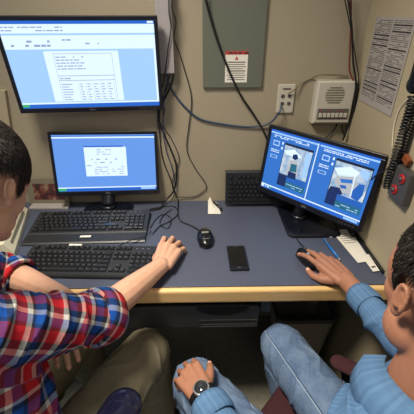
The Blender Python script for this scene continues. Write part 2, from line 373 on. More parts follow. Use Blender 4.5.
# ---------------------------------------------------------------- monitors
def screen_rects(mb, W, H, rects):
    for (u0, v0, u1, v1, mi, lay) in rects:
        x0, x1 = (u0 - .5) * W, (u1 - .5) * W; z0, z1 = (.5 - v0) * H, (.5 - v1) * H; y = -0.0002 * (lay + 1)
        mb.poly([(x0, y, z1), (x1, y, z1), (x1, y, z0), (x0, y, z0)], mi)
def screen_poly(mb, W, H, pts, mi, lay):
    mb.poly([((u - .5) * W, -0.0002 * (lay + 1), (.5 - v) * H) for u, v in pts], mi)
def monitor(loc, yaw, tilt, roll, W, H, label, brand, ui, mats, stand=None, bz=0.014, bzb=0.020):
    root = empty('monitor', (stand[0], stand[1], 0.74) if stand else loc, 0, label, 'monitor', 'computer monitors')
    c = Vector(loc) - root.location
    head = MB()
    w, h = W / 2, H / 2
    f = 0.006
    for (cx, cz, dx, dz) in ((0, h - bz / 2, W, bz), (0, -h + bzb / 2, W, bzb), (-w + bz / 2, (bzb - bz) / 2, bz, H - bz - bzb), (w - bz / 2, (bzb - bz) / 2, bz, H - bz - bzb)):
        head.box((cx, 0.006, cz), (dx, 0.020, dz), bev=0.0015)
    head.box((0, 0.020, 0), (W - .004, 0.014, H - .004), bev=0.004)
    loft(head, [[(x, 0.026, z) for x, z in ((-w * .8, -h * .75), (w * .8, -h * .75), (w * .8, h * .75), (-w * .8, h * .75))], [(x, 0.048, z) for x, z in ((-w * .55, -h * .5), (w * .55, -h * .5), (w * .55, h * .5), (-w * .55, h * .5))]])
    o = head.build('housing', M['bezel'], root); o.location = c; o.rotation_euler = Euler((0, 0, 0)); 
    Rm = Matrix.Rotation(yaw, 3, 'Z') @ Matrix.Rotation(tilt, 3, 'X') @ Matrix.Rotation(roll, 3, 'Y')
    o.rotation_euler = Rm.to_euler()
    sw, sh = W - 2 * bz, H - bz - bzb
    s = MB(); ui(s, sw, sh); sc = s.build('screen', mats, o, (0, 0.001, (bzb - bz) / 2))
    text_mesh(brand, bzb * 0.52, 'maker_logo', M['silver'], o, (0, -0.0045, -h + bzb / 2), (R(90), 0, 0))
    bt = MB()
    for k in range(5): bt.box((w - 0.03 - 0.013 * k, -0.0045, -h + bzb * .45), (0.006, 0.002, 0.003), bev=0.0006)
    bt.build('buttons', M['greybox'], o)
    if stand:
        sx, sy, sz = 0, 0, 0
        bs = MB(); loft(bs, [rr(stand[3] / 2, stand[4] / 2, 0.0, .025), rr(stand[3] / 2, stand[4] / 2, .007, .025), rr(stand[3] / 2 - .008, stand[4] / 2 - .008, .012, .022)])
        ob = bs.build('base', M['bezel'], root); ob.rotation_euler = (0, 0, R(stand[2]))
        bk = Vector((0, .03, 0)) if abs(yaw) < .3 else Vector((-.03, .02, 0))
        cl_ = MB(); cl_.lathe([(.034, .012), (.033, .020), (.028, .026)], c=bk, n=28); cl_.build('neck_collar', M['bezel'], root)
        nk = MB(); back = c + Rm @ Vector((0, 0.042, -0.02))
        nk.tube([bk + Vector((0, 0, .018)), Vector((bk.x * .8 + back.x * .2, bk.y * .5 + back.y * .5, back.z * .45)), back], 0.027, n=14)
        nk.build('neck', M['bezel'], root)
    return root
SM = [glow('screen_blue', (104, 156, 238), 1.0), glow('screen_white', (218, 238, 255), 1.15), glow('screen_title_blue', (40, 110, 220), 0.9),
      glow('screen_pale', (160, 202, 252), 1.1), glow('screen_grey_text', (146, 166, 200), 1.0), glow('screen_navy', (22, 52, 110), 0.8),
      glow('screen_teal', (40, 120, 150), 0.8), glow('screen_green', (70, 190, 120), 0.9), glow('screen_picture', (118, 160, 205), 1.0, (216, 228, 236)), glow('screen_deep', (38, 104, 196), 0.95),
      glow('screen_dark', (24, 40, 70), 0.7), glow('screen_skin', (196, 200, 205), 0.9), glow('screen_midblue', (50, 118, 208), 1.0)]
BL, WH, TI, PA, TX, NA, TE, GR, PI, DE, DK, SK, MI = range(13)
rnd = random.Random(3)
def lines(rs, u0, v0, u1, v1, n, mi, lay, fill=0.75, thick=0.4):
    for k in range(n):
        v = v0 + (v1 - v0) * (k + .3) / n; u = u0
        while u < u1:
            l = rnd.uniform(.01, .045); e = min(u + l, u1)
            if rnd.random() < fill: rs.append((u, v, e, v + (v1 - v0) / n * thick, mi, lay))
            u = e + .006
def ui_top(s, W, H):
    rs = [(0, 0, 1, 1, PA, 0), (0, 0, 1, .035, TI, 1), (0, .035, 1, .13, WH, 1), (0, .13, 1, .15, PA, 2), (0, .15, 1, .30, WH, 1), (0, .95, 1, 1, TI, 1), (0, .93, 1, .95, WH, 1), (0, .95, .05, .985, GR, 2)]
    lines(rs, .01, .05, .40, .12, 2, TX, 3, .7, .35); lines(rs, .0, .19, .30, .28, 2, TX, 3, .5, .5); lines(rs, .30, .18, .62, .26, 2, TX, 3, .15, .4)
    rs += [(.24, .32, .74, .92, WH, 1), (.30, .345, .695, .35, TX, 3), (.30, .60, .695, .607, TX, 3), (.30, .655, .695, .662, TX, 3), (.30, .345, .302, .92, TX, 3), (.693, .345, .695, .92, TX, 3)]
    lines(rs, .31, .37, .50, .54, 5, TX, 3, .7, .35); lines(rs, .31, .62, .48, .65, 1, TX, 3)
    for k in range(7):
        v = .70 + k * .032; rs.append((.31, v, .31 + rnd.uniform(.04, .08), v + .010, TX, 3))
        for q in range(5): rs.append((.44 + q * .05, v, .44 + q * .05 + rnd.uniform(.012, .03), v + .010, TX, 3))
    for q in range(6): rs.append((.43 + q * .05, .69, .4315 + q * .05, .92, TX, 4))
    rs.append((.74, .32, .765, .92, PA, 2)); rs.append((.985, .30, 1, .93, WH, 2)); rs.append((.955, .005, .995, .028, WH, 3))
    screen_rects(s, W, H, rs)
def ui_low(s, W, H):
    rs = [(0, 0, 1, 1, BL, 0), (0, .02, 1, .035, TI, 1), (0, .035, 1, .06, WH, 1), (0, .945, 1, 1, TI, 1), (0, .925, 1, .945, WH, 1), (0, .945, .08, .99, GR, 2), (.84, .95, .99, .985, PA, 2),
          (.295, .19, .71, .73, WH, 1), (.295, .19, .71, .215, TI, 2), (.68, .195, .705, .21, PA, 3)]
    lines(rs, .42, .24, .56, .36, 3, TX, 3, .6, .35); lines(rs, .36, .40, .62, .52, 2, TX, 3, .5, .3)
    lines(rs, .31, .52, .36, .55, 1, TX, 3, .9, .5); lines(rs, .38, .55, .68, .71, 4, TX, 3, .55, .3)
    screen_rects(s, W, H, rs)
def ui_right(s, W, H):
    rs = [(0, 0, 1, 1, MI, 0), (0, 0, 1, .035, TI, 1), (0, .035, .48, .06, PA, 1), (.5, .035, 1, .06, PA, 1), (0, .925, 1, .945, WH, 1), (0, .945, 1, 1, TI, 1), (.478, .03, .487, .93, WH, 3), (.0, .93, .03, .985, WH, 3), (.04, .95, .06, .98, PA, 3), (.07, .95, .09, .98, WH, 3), (.10, .95, .12, .98, GR, 3), (.86, .955, .98, .985, PA, 3)]
    lines(rs, .04, .07, .40, .115, 2, WH, 4, .85, .55); lines(rs, .54, .07, .92, .115, 2, WH, 4, .85, .55)
    for x0 in (.0, .5):
        rs += [(x0 + .03, .14, x0 + .12, .27, DE, 1), (x0 + .04, .16, x0 + .11, .25, PA, 2), (x0 + .05, .18, x0 + .10, .23, MI, 3), (x0 + .035, .40, x0 + .11, .45, PA, 1), (x0 + .045, .41, x0 + .10, .44, DE, 2)]
        lines(rs, x0 + .03, .30, x0 + .12, .36, 2, WH, 3, .8, .45)
        rs += [(x0 + .135, .16, x0 + .15, .20, WH, 2), (x0 + .135, .24, x0 + .15, .28, WH, 2)]
        a, b = x0 + .165, x0 + (.455 if x0 < .1 else .475)
        rs += [(a, .155, b, .86, DK, 2), (a + .005, .19, b - .005, .66, PI, 3), (a, .66, a + .09, .86, NA, 3), (a + .09, .66, b, .76, DE, 4), (a + .09, .76, b, .86, TE, 3)]
        lines(rs, a + .10, .78, b - .02, .85, 2, PA, 5, .7, .4)
    screen_rects(s, W, H, rs)
    # the two camera pictures
    screen_poly(s, W, H, [(.17, .28), (.27, .22), (.36, .30), (.33, .34), (.20, .33)], WH, 5)
    screen_poly(s, W, H, [(.27, .30), (.31, .28), (.33, .34), (.30, .38), (.27, .36)], NA, 6)
    screen_poly(s, W, H, [(.25, .40), (.33, .38), (.36, .62), (.24, .64)], SK, 5)
    screen_poly(s, W, H, [(.27, .45), (.33, .44), (.34, .56), (.27, .58)], TE, 6)
    screen_poly(s, W, H, [(.26, .58), (.34, .58), (.35, .68), (.26, .69)], NA, 6)
    screen_poly(s, W, H, [(.39, .22), (.445, .22), (.445, .60), (.40, .62)], PA, 5)
    screen_poly(s, W, H, [(.375, .2), (.385, .2), (.375, .40), (.368, .40)], TX, 6)
    screen_poly(s, W, H, [(.67, .30), (.80, .22), (.88, .26), (.86, .34), (.72, .40)], WH, 5)
    screen_poly(s, W, H, [(.71, .38), (.84, .33), (.90, .44), (.86, .60), (.78, .62), (.70, .50)], SK, 5)
    screen_poly(s, W, H, [(.74, .43), (.84, .39), (.85, .44), (.76, .48)], MI, 6)
    screen_poly(s, W, H, [(.75, .52), (.80, .50), (.82, .54), (.77, .56)], DE, 6)
    screen_poly(s, W, H, [(.90, .42), (.945, .40), (.955, .55), (.93, .66), (.87, .64), (.86, .56)], DE, 7)
    screen_poly(s, W, H, [(.68, .58), (.76, .56), (.80, .64), (.78, .66), (.67, .66)], NA, 6)
    screen_poly(s, W, H, [(.88, .20), (.955, .22), (.955, .34), (.89, .30)], PA, 5)
    screen_poly(s, W, H, [(.845, .30), (.855, .30), (.87, .62), (.86, .62)], WH, 8)
monitor((-0.3929, 1.2433, 1.3143), R(5.5), R(6.6), 0, 0.51, 0.308, 'large monitor mounted high on the wall showing a white document page', 'lenovo', ui_top, SM, None, 0.013, 0.016)
monitor((-0.391, 1.296, 0.938), R(5.5), R(-11), R(1.5), 0.425, 0.262, 'monitor standing on the desk below the wall monitor, one small white window on blue', 'DELL', ui_low, SM, (-0.400, 1.238, 0, .205, .150), 0.012, 0.018)
monitor((0.4112, 1.132, 0.9554), R(-44.9), R(-8), R(1.6), 0.445, 0.277, 'monitor turned in the right corner of the desk showing two camera pictures', 'DELL', ui_right, SM, (0.428, 1.155, 0, .205, .235), 0.014, 0.021)
# arm that holds the high monitor
A = empty('monitor_wall_arm', (-0.40, 1.34, 1.31), 0, 'black steel wall arm holding the high monitor', 'monitor arm')
MB().box((0, -0.006, 0), (0.12, 0.012, 0.12), bev=0.002).build('wall_plate', M['dark'], A)
MB().cone((0, -0.012, 0), (0.004, -0.05, 0.002), 0.02, 0.02, 16).build('pivot', M['dark'], A)

# ---------------------------------------------------------------- keyboards
cap_cache = {}
def cap_mesh(wu):
    if wu not in cap_cache:
        w_ = 0.0187 * wu - 0.0025; b = MB(); d_ = 0.0155
        loft(b, [[(x * w_ / 2, y * d_ / 2, 0) for x, y in ((-1, -1), (1, -1), (1, 1), (-1, 1))], [(x * (w_ / 2 - .0004), y * (d_ / 2 - .0004), .003) for x, y in ((-1, -1), (1, -1), (1, 1), (-1, 1))], [(x * (w_ / 2 - .002), y * (d_ / 2 - .002) + .0004, .0065) for x, y in ((-1, -1), (1, -1), (1, 1), (-1, 1))]])
        b.poly([(-w_ / 2 + .0035, 0.001, .0067), (-w_ / 2 + .0065, 0.001, .0067), (-w_ / 2 + .0065, 0.005, .0067), (-w_ / 2 + .0035, 0.005, .0067)], 1)
        cap_cache[wu] = b.mesh('key', [M['key'], M['ink']])
    return cap_cache[wu]
def keyboard(loc, rot, label, rest, extra=None):
    root = empty('keyboard', loc, 0, label, 'keyboard', None, rot)
    U = 0.0187; W = 0.447
    b = MB(); d0, d1 = -0.068 - rest, 0.082
    prof = [(d0, 0.0), (d1, 0.0), (d1, .022), (d1 - .006, .026), (-0.062, .013), (-.068, .010), (d0 + .006, .008), (d0, .004)] if rest else [(d0, 0), (d1, 0), (d1, .022), (d1 - .006, .026), (-.064, .014), (d0, .009)]
    b.prism([(-W / 2, y, z) for y, z in prof], (W, 0, 0)); b.build('case', M['kbd'], root)
    rows = [(0.060, [1, None, 1, 1, 1, 1, .5, 1, 1, 1, 1, .5, 1, 1, 1, 1]), ]
    keys = []
    slope = 0.013 / 0.138
    def row(y, ws, x0):
        x = x0
        for q in ws:
            if q < 0: x += -q * U; continue
            keys.append((x + q * U / 2, y, q)); x += q * U
    X0 = -W / 2 + 0.012
    row(0.060, [1, -1, 1, 1, 1, 1, -.5, 1, 1, 1, 1, -.5, 1, 1, 1, 1], X0)
    row(0.032, [1] * 13 + [2], X0); row(0.013, [1.5] + [1] * 12 + [1.5], X0); row(-0.006, [1.75] + [1] * 11 + [2.25], X0)
    row(-0.025, [2.25] + [1] * 10 + [2.75], X0); row(-0.044, [1.25, 1.25, 1.25, 6.25, 1.25, 1.25, 1.25, 1.25], X0)
    X1 = X0 + 15.25 * U
    row(0.060, [1, 1, 1], X1); row(0.032, [1, 1, 1], X1); row(0.013, [1, 1, 1], X1); row(-.025, [-1, 1], X1); row(-.044, [1, 1, 1], X1)
    X2 = X1 + 3.25 * U
    for y in (0.032, 0.013, -0.006, -0.025): row(y, [1, 1, 1, 1], X2)
    row(-.044, [2, 1, 1], X2)
    def kz(y): return 0.013 + (y + 0.062) * slope
    for i, (x, y, q) in enumerate(keys[:100] if len(keys) > 100 else keys):
        k = link('key', cap_mesh(q), root, (x, y, kz(y) - 0.0005)); k.rotation_euler = (math.atan(slope), 0, 0)
    if len(keys) > 100:
        b = MB()
        for (x, y, q) in keys[100:]: b.box((x, y, kz(y) + 0.0028), (q * U - .003, .0145, .0064), bev=.0012, seg=1)
        o = b.build('remaining_keys', M['key'], root); o['kind'] = 'stuff'
    b = MB()
    for k in range(3): b.box((X2 + .012 + k * .02, 0.062, kz(.062) + .0005), (.006, .002, .001))
    b.build('indicator_lights', M['silver'], root)
    if extra: extra(root)
    return root
def sticker_a(root):
    MB().box((0.0, -0.088, 0.0112), (0.040, 0.012, 0.0006)).build('label_sticker', M['paper'], root)
    text_mesh('DELL', 0.007, 'maker_logo', M['silver'], root, (0.17, 0.076, 0.0262), (R(-5), 0, 0))
    MB().box((0.075, -0.0245, 0.0228), (0.040, 0.010, 0.0006), rot=(R(5), 0, 0)).build('blue_key_label', M['bluecable'], root)
def sticker_b(root):
    MB().box((-0.075, 0.0775, 0.0262), (0.045, 0.009, 0.0006)).build('label_sticker', M['paper'], root)
keyboard((-0.437, 1.135, 0.74), (0, 0, R(1.5)), 'black keyboard with palm rest, nearer the lower left monitor', 0.055, sticker_a)
kb2 = keyboard((-0.374, 0.893, 0.74), (0, 0, R(-2.5)), 'black keyboard without palm rest beside the plaid shirted man\'s hand', 0.0, sticker_b)
# spare keyboard standing on its front edge against the back wall
keyboard((0.326, 1.300, 0.818), (R(79), 0, 0), 'spare black keyboard propped upright against the back wall', 0.0)

# ---------------------------------------------------------------- things on the wall
P = empty('electrical_panel', (0.12, 1.34, 1.50), 0, 'grey-green metal breaker panel cover with a red and white warning label', 'electrical panel')
MB().box((0, -0.006, 0), (0.222, 0.012, 0.54), bev=0.002).build('cover', M['panel'], P)
b = MB(); b.box((0.012, -0.0127, -0.197), (0.082, 0.0008, 0.107), 0)
b.box((0.012, -0.0133, -0.149), (0.082, 0.0008, 0.011), 1)
for q in ((-.022, .014), (-.005, .01), (.012, .012), (.034, .014)): b.box((q[0] + .012, -.0139, -.149), (q[1], .0006, .005), 2)
b.poly([(0.005, -.0136, -.172), (0.019, -.0136, -.172), (0.012, -.0136, -.159)], 1)
for k in range(9):
    z = -.180 - k * .0075; l = (0.066, .06, .07, .05, .068, .062, .07, .058, .066)[k]
    b.box((0.012, -.0133, z), (l, .0005, .0022 if k not in (0, 4) else .0035), 3)
b.build('warning_label', [M['paper'], M['redink'], M['inkd'], M['ink']], P)

O = empty('data_outlet', (0.329, 1.34, 1.187), 0, 'white four-port data outlet on the back wall with two cables plugged in', 'outlet')
MB().box((0, -0.004, 0), (0.066, 0.008, 0.108), bev=0.003).build('faceplate', M['white'], O)
b = MB(); b.box((0, -.0085, .038), (.03, .0012, .006), 1)
b.build('port_label', [M['inkd'], M['ink']], O)
for x, z in ((-.013, .012), (.013, .012), (-.013, -.016), (.013, -.016)):
    MB().box((x, -.0095, z), (.012, .004, .011), bev=.001).build('port', M['greybox'], O)

I = empty('wall_intercom', (0.508, 1.34, 1.178), 0, 'beige wall intercom with round speaker grille and a row of keys', 'intercom')
b = MB(); loft(b, [[(x, -0.0, z) for x, z in ((-.073, -.080), (.073, -.080), (.073, .080), (-.073, .080))], [(x, -0.034, z) for x, z in ((-.073, -.080), (.073, -.080), (.073, .080), (-.073, .080))], [(x, -0.042, z) for x, z in ((-.066, -.072), (.066, -.072), (.066, .074), (-.066, .074))]])
b.build('housing', M['white'], I)
b = MB()
for k in range(9):
    z = .066 - k * .009; hw = math.sqrt(max(0, .036 ** 2 - (z - .030) ** 2))
    if hw > .006: b.box((-.004, -.0425, z), (2 * hw, .0015, .0045))
b.build('speaker_grille', M['beige_d'], I)
MB().box((0.0, -.0430, -.040), (.118, .003, .040), bev=.001).build('key_panel', M['ink'], I)
for k in range(7):
    MB().box((-.048 + k * .016, -.0465, -.044), (.012, .006, .016), bev=.001).build('call_key', M['white'], I)
    if k in (0, 2, 4, 5): MB().ell((-.048 + k * .016, -.046, -.027), (.0025, .0015, .0025), n=8).build('red_lamp', M['redled'], I)

T = MB(); T.box((-0.121, 1.320, 1.47), (0.056, 0.04, 0.37), bev=.003)
tag(T.build('cable_raceway_box', M['raceway']), 'pale grey vertical raceway box on the wall right of the high monitor', 'raceway')
T = MB(); T.box((-0.80, 1.331, 1.115), (0.105, 0.018, 0.235), bev=.002, rot=(0, R(8), 0))
tag(T.build('wall_cover_plate', M['wall_r']), 'tan cover plate on the back wall at the far left edge', 'cover plate')

# phone list on the right wall
N_ = MB(); c0, c1, c2, c3 = (.5885, 1.275, 1.196), (.5885, 1.035, 1.196), (.5885, 1.035, 1.464), (.5885, 1.275, 1.464)
N_.prism([c0, c1, c2, c3], (-.001, 0, 0), 0)
def onp(u, v, e=0.0012): return (.5885 - e, 1.275 - .240 * u, 1.464 - .268 * v)
rnd = random.Random(11)
for colx in (0.04, 0.52):
    v = 0.03
    while v < .93:
        hd = rnd.random() < .16; h_ = .016 if hd else .008
        u = colx; e_ = colx + .44
        while u < e_:
            l = rnd.uniform(.03, .12); q = min(u + l, e_)
            if rnd.random() < .8 or hd: N_.poly([onp(u, v), onp(q, v), onp(q, v + h_), onp(u, v + h_)], 2 if hd else 1)
            u = q + (.002 if hd else .014)
        v += h_ + .011
tag(N_.build('phone_list', [M['paper_g'], M['ink'], M['inkd']]), 'two-column printed phone list taped to the right wall', 'notice')

# wall telephone
Ph = empty('wall_telephone', (0.59, 0.90, 1.27), 0, 'wall telephone with black handset and coiled cord on the right wall', 'telephone')
MB().box((-.015, -.155, 0.03), (.03, .16, .24), bev=.006).build('base', M['beige'], Ph)
pt = [Vector(q) - Vector((0.59, 0.90, 1.27)) for q in ((0.5450, 0.8952, 1.4301), (0.5350, 0.8756, 1.3882), (0.5350, 0.8747, 1.3478), (0.5480, 0.8999, 1.3104))]
hs = MB(); hs.tube(pt, 0.015, n=12, flat=.9); hs.ell(pt[3] + Vector((.004, 0, .004)), (.020, .020, .024)); hs.ell(pt[0], (.022, .022, .026))
h = hs.build('handset', M['gloss'], Ph)
def coil(path, r, rw, turns, n=5):
    Pth = catmull(path, 12); L_ = [0]
    for i in range(1, len(Pth)): L_.append(L_[-1] + (Pth[i] - Pth[i - 1]).length)
    out = []; steps = turns * 10
    for k in range(steps + 1):
        s_ = L_[-1] * k / steps; i = 0
        while i < len(L_) - 2 and L_[i + 1] < s_: i += 1
        p = Pth[i].lerp(Pth[i + 1], (s_ - L_[i]) / (L_[i + 1] - L_[i])); d = (Pth[i + 1] - Pth[i]).normalized()
        x = d.cross(Vector((1, 0, 0))).normalized(); y = d.cross(x); a = 2 * math.pi * k / 10
        out.append(p + x * math.cos(a) * r + y * math.sin(a) * r)
    mb = MB(); mb.tube(out, rw, n=n, sub=1); return mb
cp = [(0.5500, 0.8908, 1.2873), (0.5550, 0.8940, 1.2506), (0.5600, 0.9025, 1.1939), (0.5600, 0.9030, 1.1359), (0.5600, 0.9043, 1.0863), (0.5600, 0.9066, 1.0468), (0.5650, 0.9086, 1.0091)]
cp = [Vector(p) - Vector((0.59, 0.90, 1.27)) for p in cp]
coil(cp, 0.0105, 0.0030, 30).build('coiled_cord', M['cable'], Ph)
cp2 = [(0.5700, 0.8966, 1.2758), (0.5750, 0.9026, 1.2270), (0.5750, 0.9023, 1.1712), (0.5750, 0.9030, 1.1237), (0.5780, 0.9179, 1.0676)]
cp2 = [Vector(p) - Vector((0.59, 0.90, 1.27)) for p in cp2]
coil(cp2, 0.009, 0.0028, 26).build('coiled_cord', M['cable'], Ph)
MB().tube([(-0.0040, 0.0549, 0.0068), (-0.0040, 0.0947, -0.0382), (-0.0040, 0.0997, -0.0932), (-0.0040, 0.0750, -0.1606)], .0018, n=6).build('line_cord', M['beige'], Ph)

# grey box with two red dials
G = empty('switch_box', (0.59, 0.862, 1.046), 0, 'grey wall box with two round red dials below the telephone cord', 'switch box')
MB().box((-.0125, 0, 0), (.025, .085, .098), bev=.004).build('housing', M['greybox'], G)
for y, z in ((-.010, .022), (.010, -.020)):
    mt = Matrix.Translation((-.025, y, z)) @ Matrix.Rotation(R(-90), 4, 'Y')
    d = MB().lathe([(0.010, 0), (.014, 0), (.0145, .003), (.0115, .005), (.008, .004), (.0075, .001)], mtx=mt, n=24).build('dial', M['redled'], G)
    MB().lathe([(0.0001, 0), (.0075, 0), (.007, .008), (0.0001, .009)], mtx=mt, n=16).build('hub', M['greybox'], d)
tg = MB().box((0.5780, 0.8773, 1.1156), (.012, .03, .022), bev=.002, rot=(R(20), 0, 0)).build('cable_tag', M['brown'])
tag(tg, 'small brown tag clip hanging above the red dials', 'tag')

# ---------------------------------------------------------------- cables
def cord(pts, r, m, name, parent, sub=6):
    o = MB().tube(pts, r, n=7, sub=sub).build(name, m, parent)
    o.matrix_parent_inverse = (Matrix.Translation(parent.location) @ parent.rotation_euler.to_matrix().to_4x4()).inverted(); return o
def cable(pts, r, m, label, name='cable', sub=6):
    return tag(MB().tube(pts, r, n=7, sub=sub).build(name, m), label, 'cable')
cable([(0.0109, 1.3000, 1.5454), (0.0275, 1.3150, 1.4898), (0.0556, 1.3180, 1.4056), (0.0970, 1.3180, 1.3081), (0.1494, 1.3200, 1.2090), (0.2002, 1.3250, 1.1398), (0.2446, 1.3250, 1.0761), (0.2709, 1.3100, 1.0229)], .0042, M['cable'], 'thick black cable hanging down across the breaker panel')
cable([(0.3131, 1.3250, 1.1662), (0.3032, 1.3100, 1.1393), (0.2673, 1.3250, 1.0921), (0.1893, 1.3330, 1.0781), (0.0844, 1.3330, 1.0908), (-0.0033, 1.3330, 1.1113), (-0.0574, 1.3330, 1.1545), (-0.0943, 1.3330, 1.1999), (-0.1178, 1.3250, 1.2451), (-0.1214, 1.3050, 1.2832)], .0034, M['bluecable'], 'blue network cable sagging along the back wall from the data outlet', 'network_cable')
cable([(0.3340, 1.3270, 1.2070), (0.3533, 1.3200, 1.2229), (0.3839, 1.3330, 1.2458), (0.4198, 1.3350, 1.2633), (0.4365, 1.3000, 1.2790), (0.5143, 1.3300, 1.2744), (0.5540, 1.3330, 1.2703)], .0026, M['tancable'], 'tan wire running from the data outlet over the intercom', 'intercom_wire')
cable([(-0.0858, 1.2900, 1.5393), (-0.0919, 1.2950, 1.4895), (-0.0809, 1.3000, 1.4488), (-0.0921, 1.3300, 1.3988), (-0.0766, 1.3350, 1.3533), (-0.0604, 1.3350, 1.2995), (-0.0352, 1.3350, 1.1919), (-0.0476, 1.3350, 1.0869), (-0.0587, 1.3350, 0.9819), (-0.0269, 1.3350, 0.9009), (0.0223, 1.3350, 0.8149), (-0.0068, 1.3350, 0.7755), (-0.0428, 1.3350, 0.7607), (-0.1095, 1.3300, 0.7640)], .0019, M['cable'], 'thin black wire zigzagging down the middle of the back wall')
cable([(-0.0987, 1.2900, 1.5393), (-0.1022, 1.2920, 1.4780), (-0.0981, 1.2920, 1.4312), (-0.1117, 1.2920, 1.3698), (-0.1222, 1.2920, 1.3118), (-0.1387, 1.3100, 1.2478), (-0.1635, 1.3200, 1.1731), (-0.1721, 1.3300, 1.0687)], .0022, M['cable'], 'black wire hanging in front of the pale raceway box')
cable([(-0.0941, 1.3100, 1.3294), (-0.1007, 1.3100, 1.2686), (-0.1228, 1.3200, 1.2173), (-0.1532, 1.3250, 1.1644), (-0.1675, 1.3250, 1.1260), (-0.1526, 1.3300, 1.0604), (-0.1282, 1.3300, 0.9929), (-0.1069, 1.3300, 0.9174), (-0.1105, 1.3300, 0.8379), (-0.1251, 1.3200, 0.7943), (-0.1569, 1.3100, 0.7601), (-0.1799, 1.2659, 0.7450), (-0.2410, 1.2413, 0.7450)], .0036, M['cable'], 'thick black cable looping beside the two left monitors onto the desk')
cable([(-0.1382, 1.3250, 1.1567), (-0.1508, 1.3300, 1.0889), (-0.1186, 1.3340, 1.0256), (-0.0932, 1.3340, 0.9472), (-0.1087, 1.3340, 0.8834), (-0.1283, 1.3340, 0.8362), (-0.1223, 1.3300, 0.7742), (-0.1415, 1.3250, 0.7416)], .0016, M['cable'], 'thin black wire loop right of the lower left monitor')
cable([(-0.1258, 1.3000, 1.2633), (-0.1391, 1.3150, 1.1890), (-0.1510, 1.3250, 1.0782), (-0.1452, 1.3300, 0.9843), (-0.1245, 1.3300, 0.9038), (-0.1154, 1.3250, 0.8211)], .002, M['bluecable'], 'dark blue wire among the cables beside the left monitors')
cable([(-0.2034, 1.1121, 0.7430), (-0.1874, 1.1789, 0.7430), (-0.1583, 1.2183, 0.7430), (-0.1260, 1.1778, 0.7430), (-0.1328, 1.1108, 0.7430), (-0.1671, 1.1406, 0.7430), (-0.1610, 1.2022, 0.7430), (-0.1278, 1.2597, 0.7430)], .0016, M['cable'], 'thin black cord coiled on the desk behind the left man\'s hand')
cable([(-0.1904, 1.0702, 0.7430), (-0.1656, 1.1258, 0.7430), (-0.1289, 1.1624, 0.7430), (-0.1000, 1.2255, 0.7430), (-0.1296, 1.2860, 0.7430), (-0.2225, 1.2615, 0.7430), (-0.2886, 1.2207, 0.7430)], .0018, M['cable'], 'thin black cord crossing the desk toward the lower monitor\'s base')
cable([(0.4816, 1.3000, 1.5404), (0.5047, 1.3000, 1.4781), (0.5230, 1.3000, 1.4245), (0.5470, 1.3000, 1.3293), (0.5737, 1.2950, 1.2481), (0.5853, 1.2950, 1.1607), (0.5813, 1.3000, 1.0976), (0.5706, 1.3000, 1.0327)], .0036, M['cable'], 'black cable hanging in the right wall corner')
cable([(0.4986, 1.3100, 1.5409), (0.5190, 1.3150, 1.4544), (0.5354, 1.3150, 1.3606), (0.5510, 1.3150, 1.2869), (0.5844, 1.3000, 1.2258), (0.5948, 1.3000, 1.1443), (0.5990, 1.3000, 1.0326)], .0032, M['redcable'], 'red-brown cable hanging in the right wall corner')
cable([(0.4649, 1.2900, 1.5398), (0.4895, 1.2900, 1.4838), (0.5222, 1.2900, 1.4096), (0.5536, 1.2900, 1.3303), (0.5795, 1.2900, 1.2629), (0.5880, 1.2900, 1.1915), (0.5940, 1.3000, 1.0936), (0.5886, 1.3000, 1.0243)], .0020, M['cable'], 'thin black wire bowing out from the corner cable bundle')
cable([(0.5466, 1.3250, 1.0987), (0.5387, 1.3300, 1.0648), (0.5119, 1.3300, 1.0316), (0.4994, 1.3250, 0.9992)], .0025, M['cable'], 'short black wire from the intercom down behind the right monitor')
cable([(0.5605, 1.3200, 1.1000), (0.5770, 1.3300, 1.0563), (0.5981, 1.3250, 1.0242), (0.5978, 1.3100, 0.9780)], .0022, M['cable'], 'second short black wire hanging below the intercom')
cable([(0.5730, 0.9474, 1.0615), (0.5650, 0.9504, 1.0503), (0.5600, 0.9698, 1.0315), (0.5500, 0.9829, 1.0045)], .0026, M['cable'], 'grey-black lead from the switch box to the right monitor')

# ---------------------------------------------------------------- small things on the desk
def mouse(loc, rz, label, tilt=0):
    r_ = empty('mouse', loc, rz, label, 'mouse')
    b = MB(); b.ell((0, 0, .012), (.031, .058, .026)); b.box((0, 0, .006), (.050, .090, .012), bev=.005)
    me = fuse(b, .0022, 'shell', M['gloss'], 3)
    co = get_co(me); co[:, 2] = np.maximum(co[:, 2], 0.0); me.vertices.foreach_set('co', co.ravel()); link('shell', me, r_)
    b = MB(); b.cone((-.003, .028, .036), (.003, .028, .036), .008, .008, 16); b.build('scroll_wheel', M['greybox'], r_)
    b = MB(); b.box((0, .0, .0375), (.026, .010, .002), bev=.001); b.build('silver_band', M['silver'], r_)
    b = MB(); b.box((0, -.030, .0305), (.020, .010, .0025), bev=.001, rot=(R(-22), 0, 0)); b.build('logo_badge', M['silver'], r_)
    return r_
m1 = mouse((0.012, 1.028, .740), R(4), 'black and silver mouse alone in the middle of the desk')
m2 = mouse((0.362, 0.897, .740), R(22), 'black mouse under the blue-shirted man\'s right hand')
cord([(0.3650, 0.9590, 0.7520), (0.3585, 0.9989, 0.7450), (0.3555, 1.0453, 0.7440), (0.3763, 1.0756, 0.7600)], .002, M['cable'], 'mouse_cord', m2)
cord([(-0.1118, 1.3200, 1.2810), (-0.1303, 1.3250, 1.2236), (-0.1587, 1.3300, 1.1480), (-0.1675, 1.3340, 1.0259), (-0.1609, 1.3340, 0.9388), (-0.1356, 1.3300, 0.8572), (-0.1138, 1.3340, 0.7720), (-0.1045, 1.3100, 0.7495), (-0.0993, 1.2139, 0.7450), (-0.0840, 1.1584, 0.7450), (-0.0468, 1.1279, 0.7450), (-0.0110, 1.0869, 0.7480), (0.0023, 1.0564, 0.7500)], .0023, M['cable'], 'mouse_cord', m1)
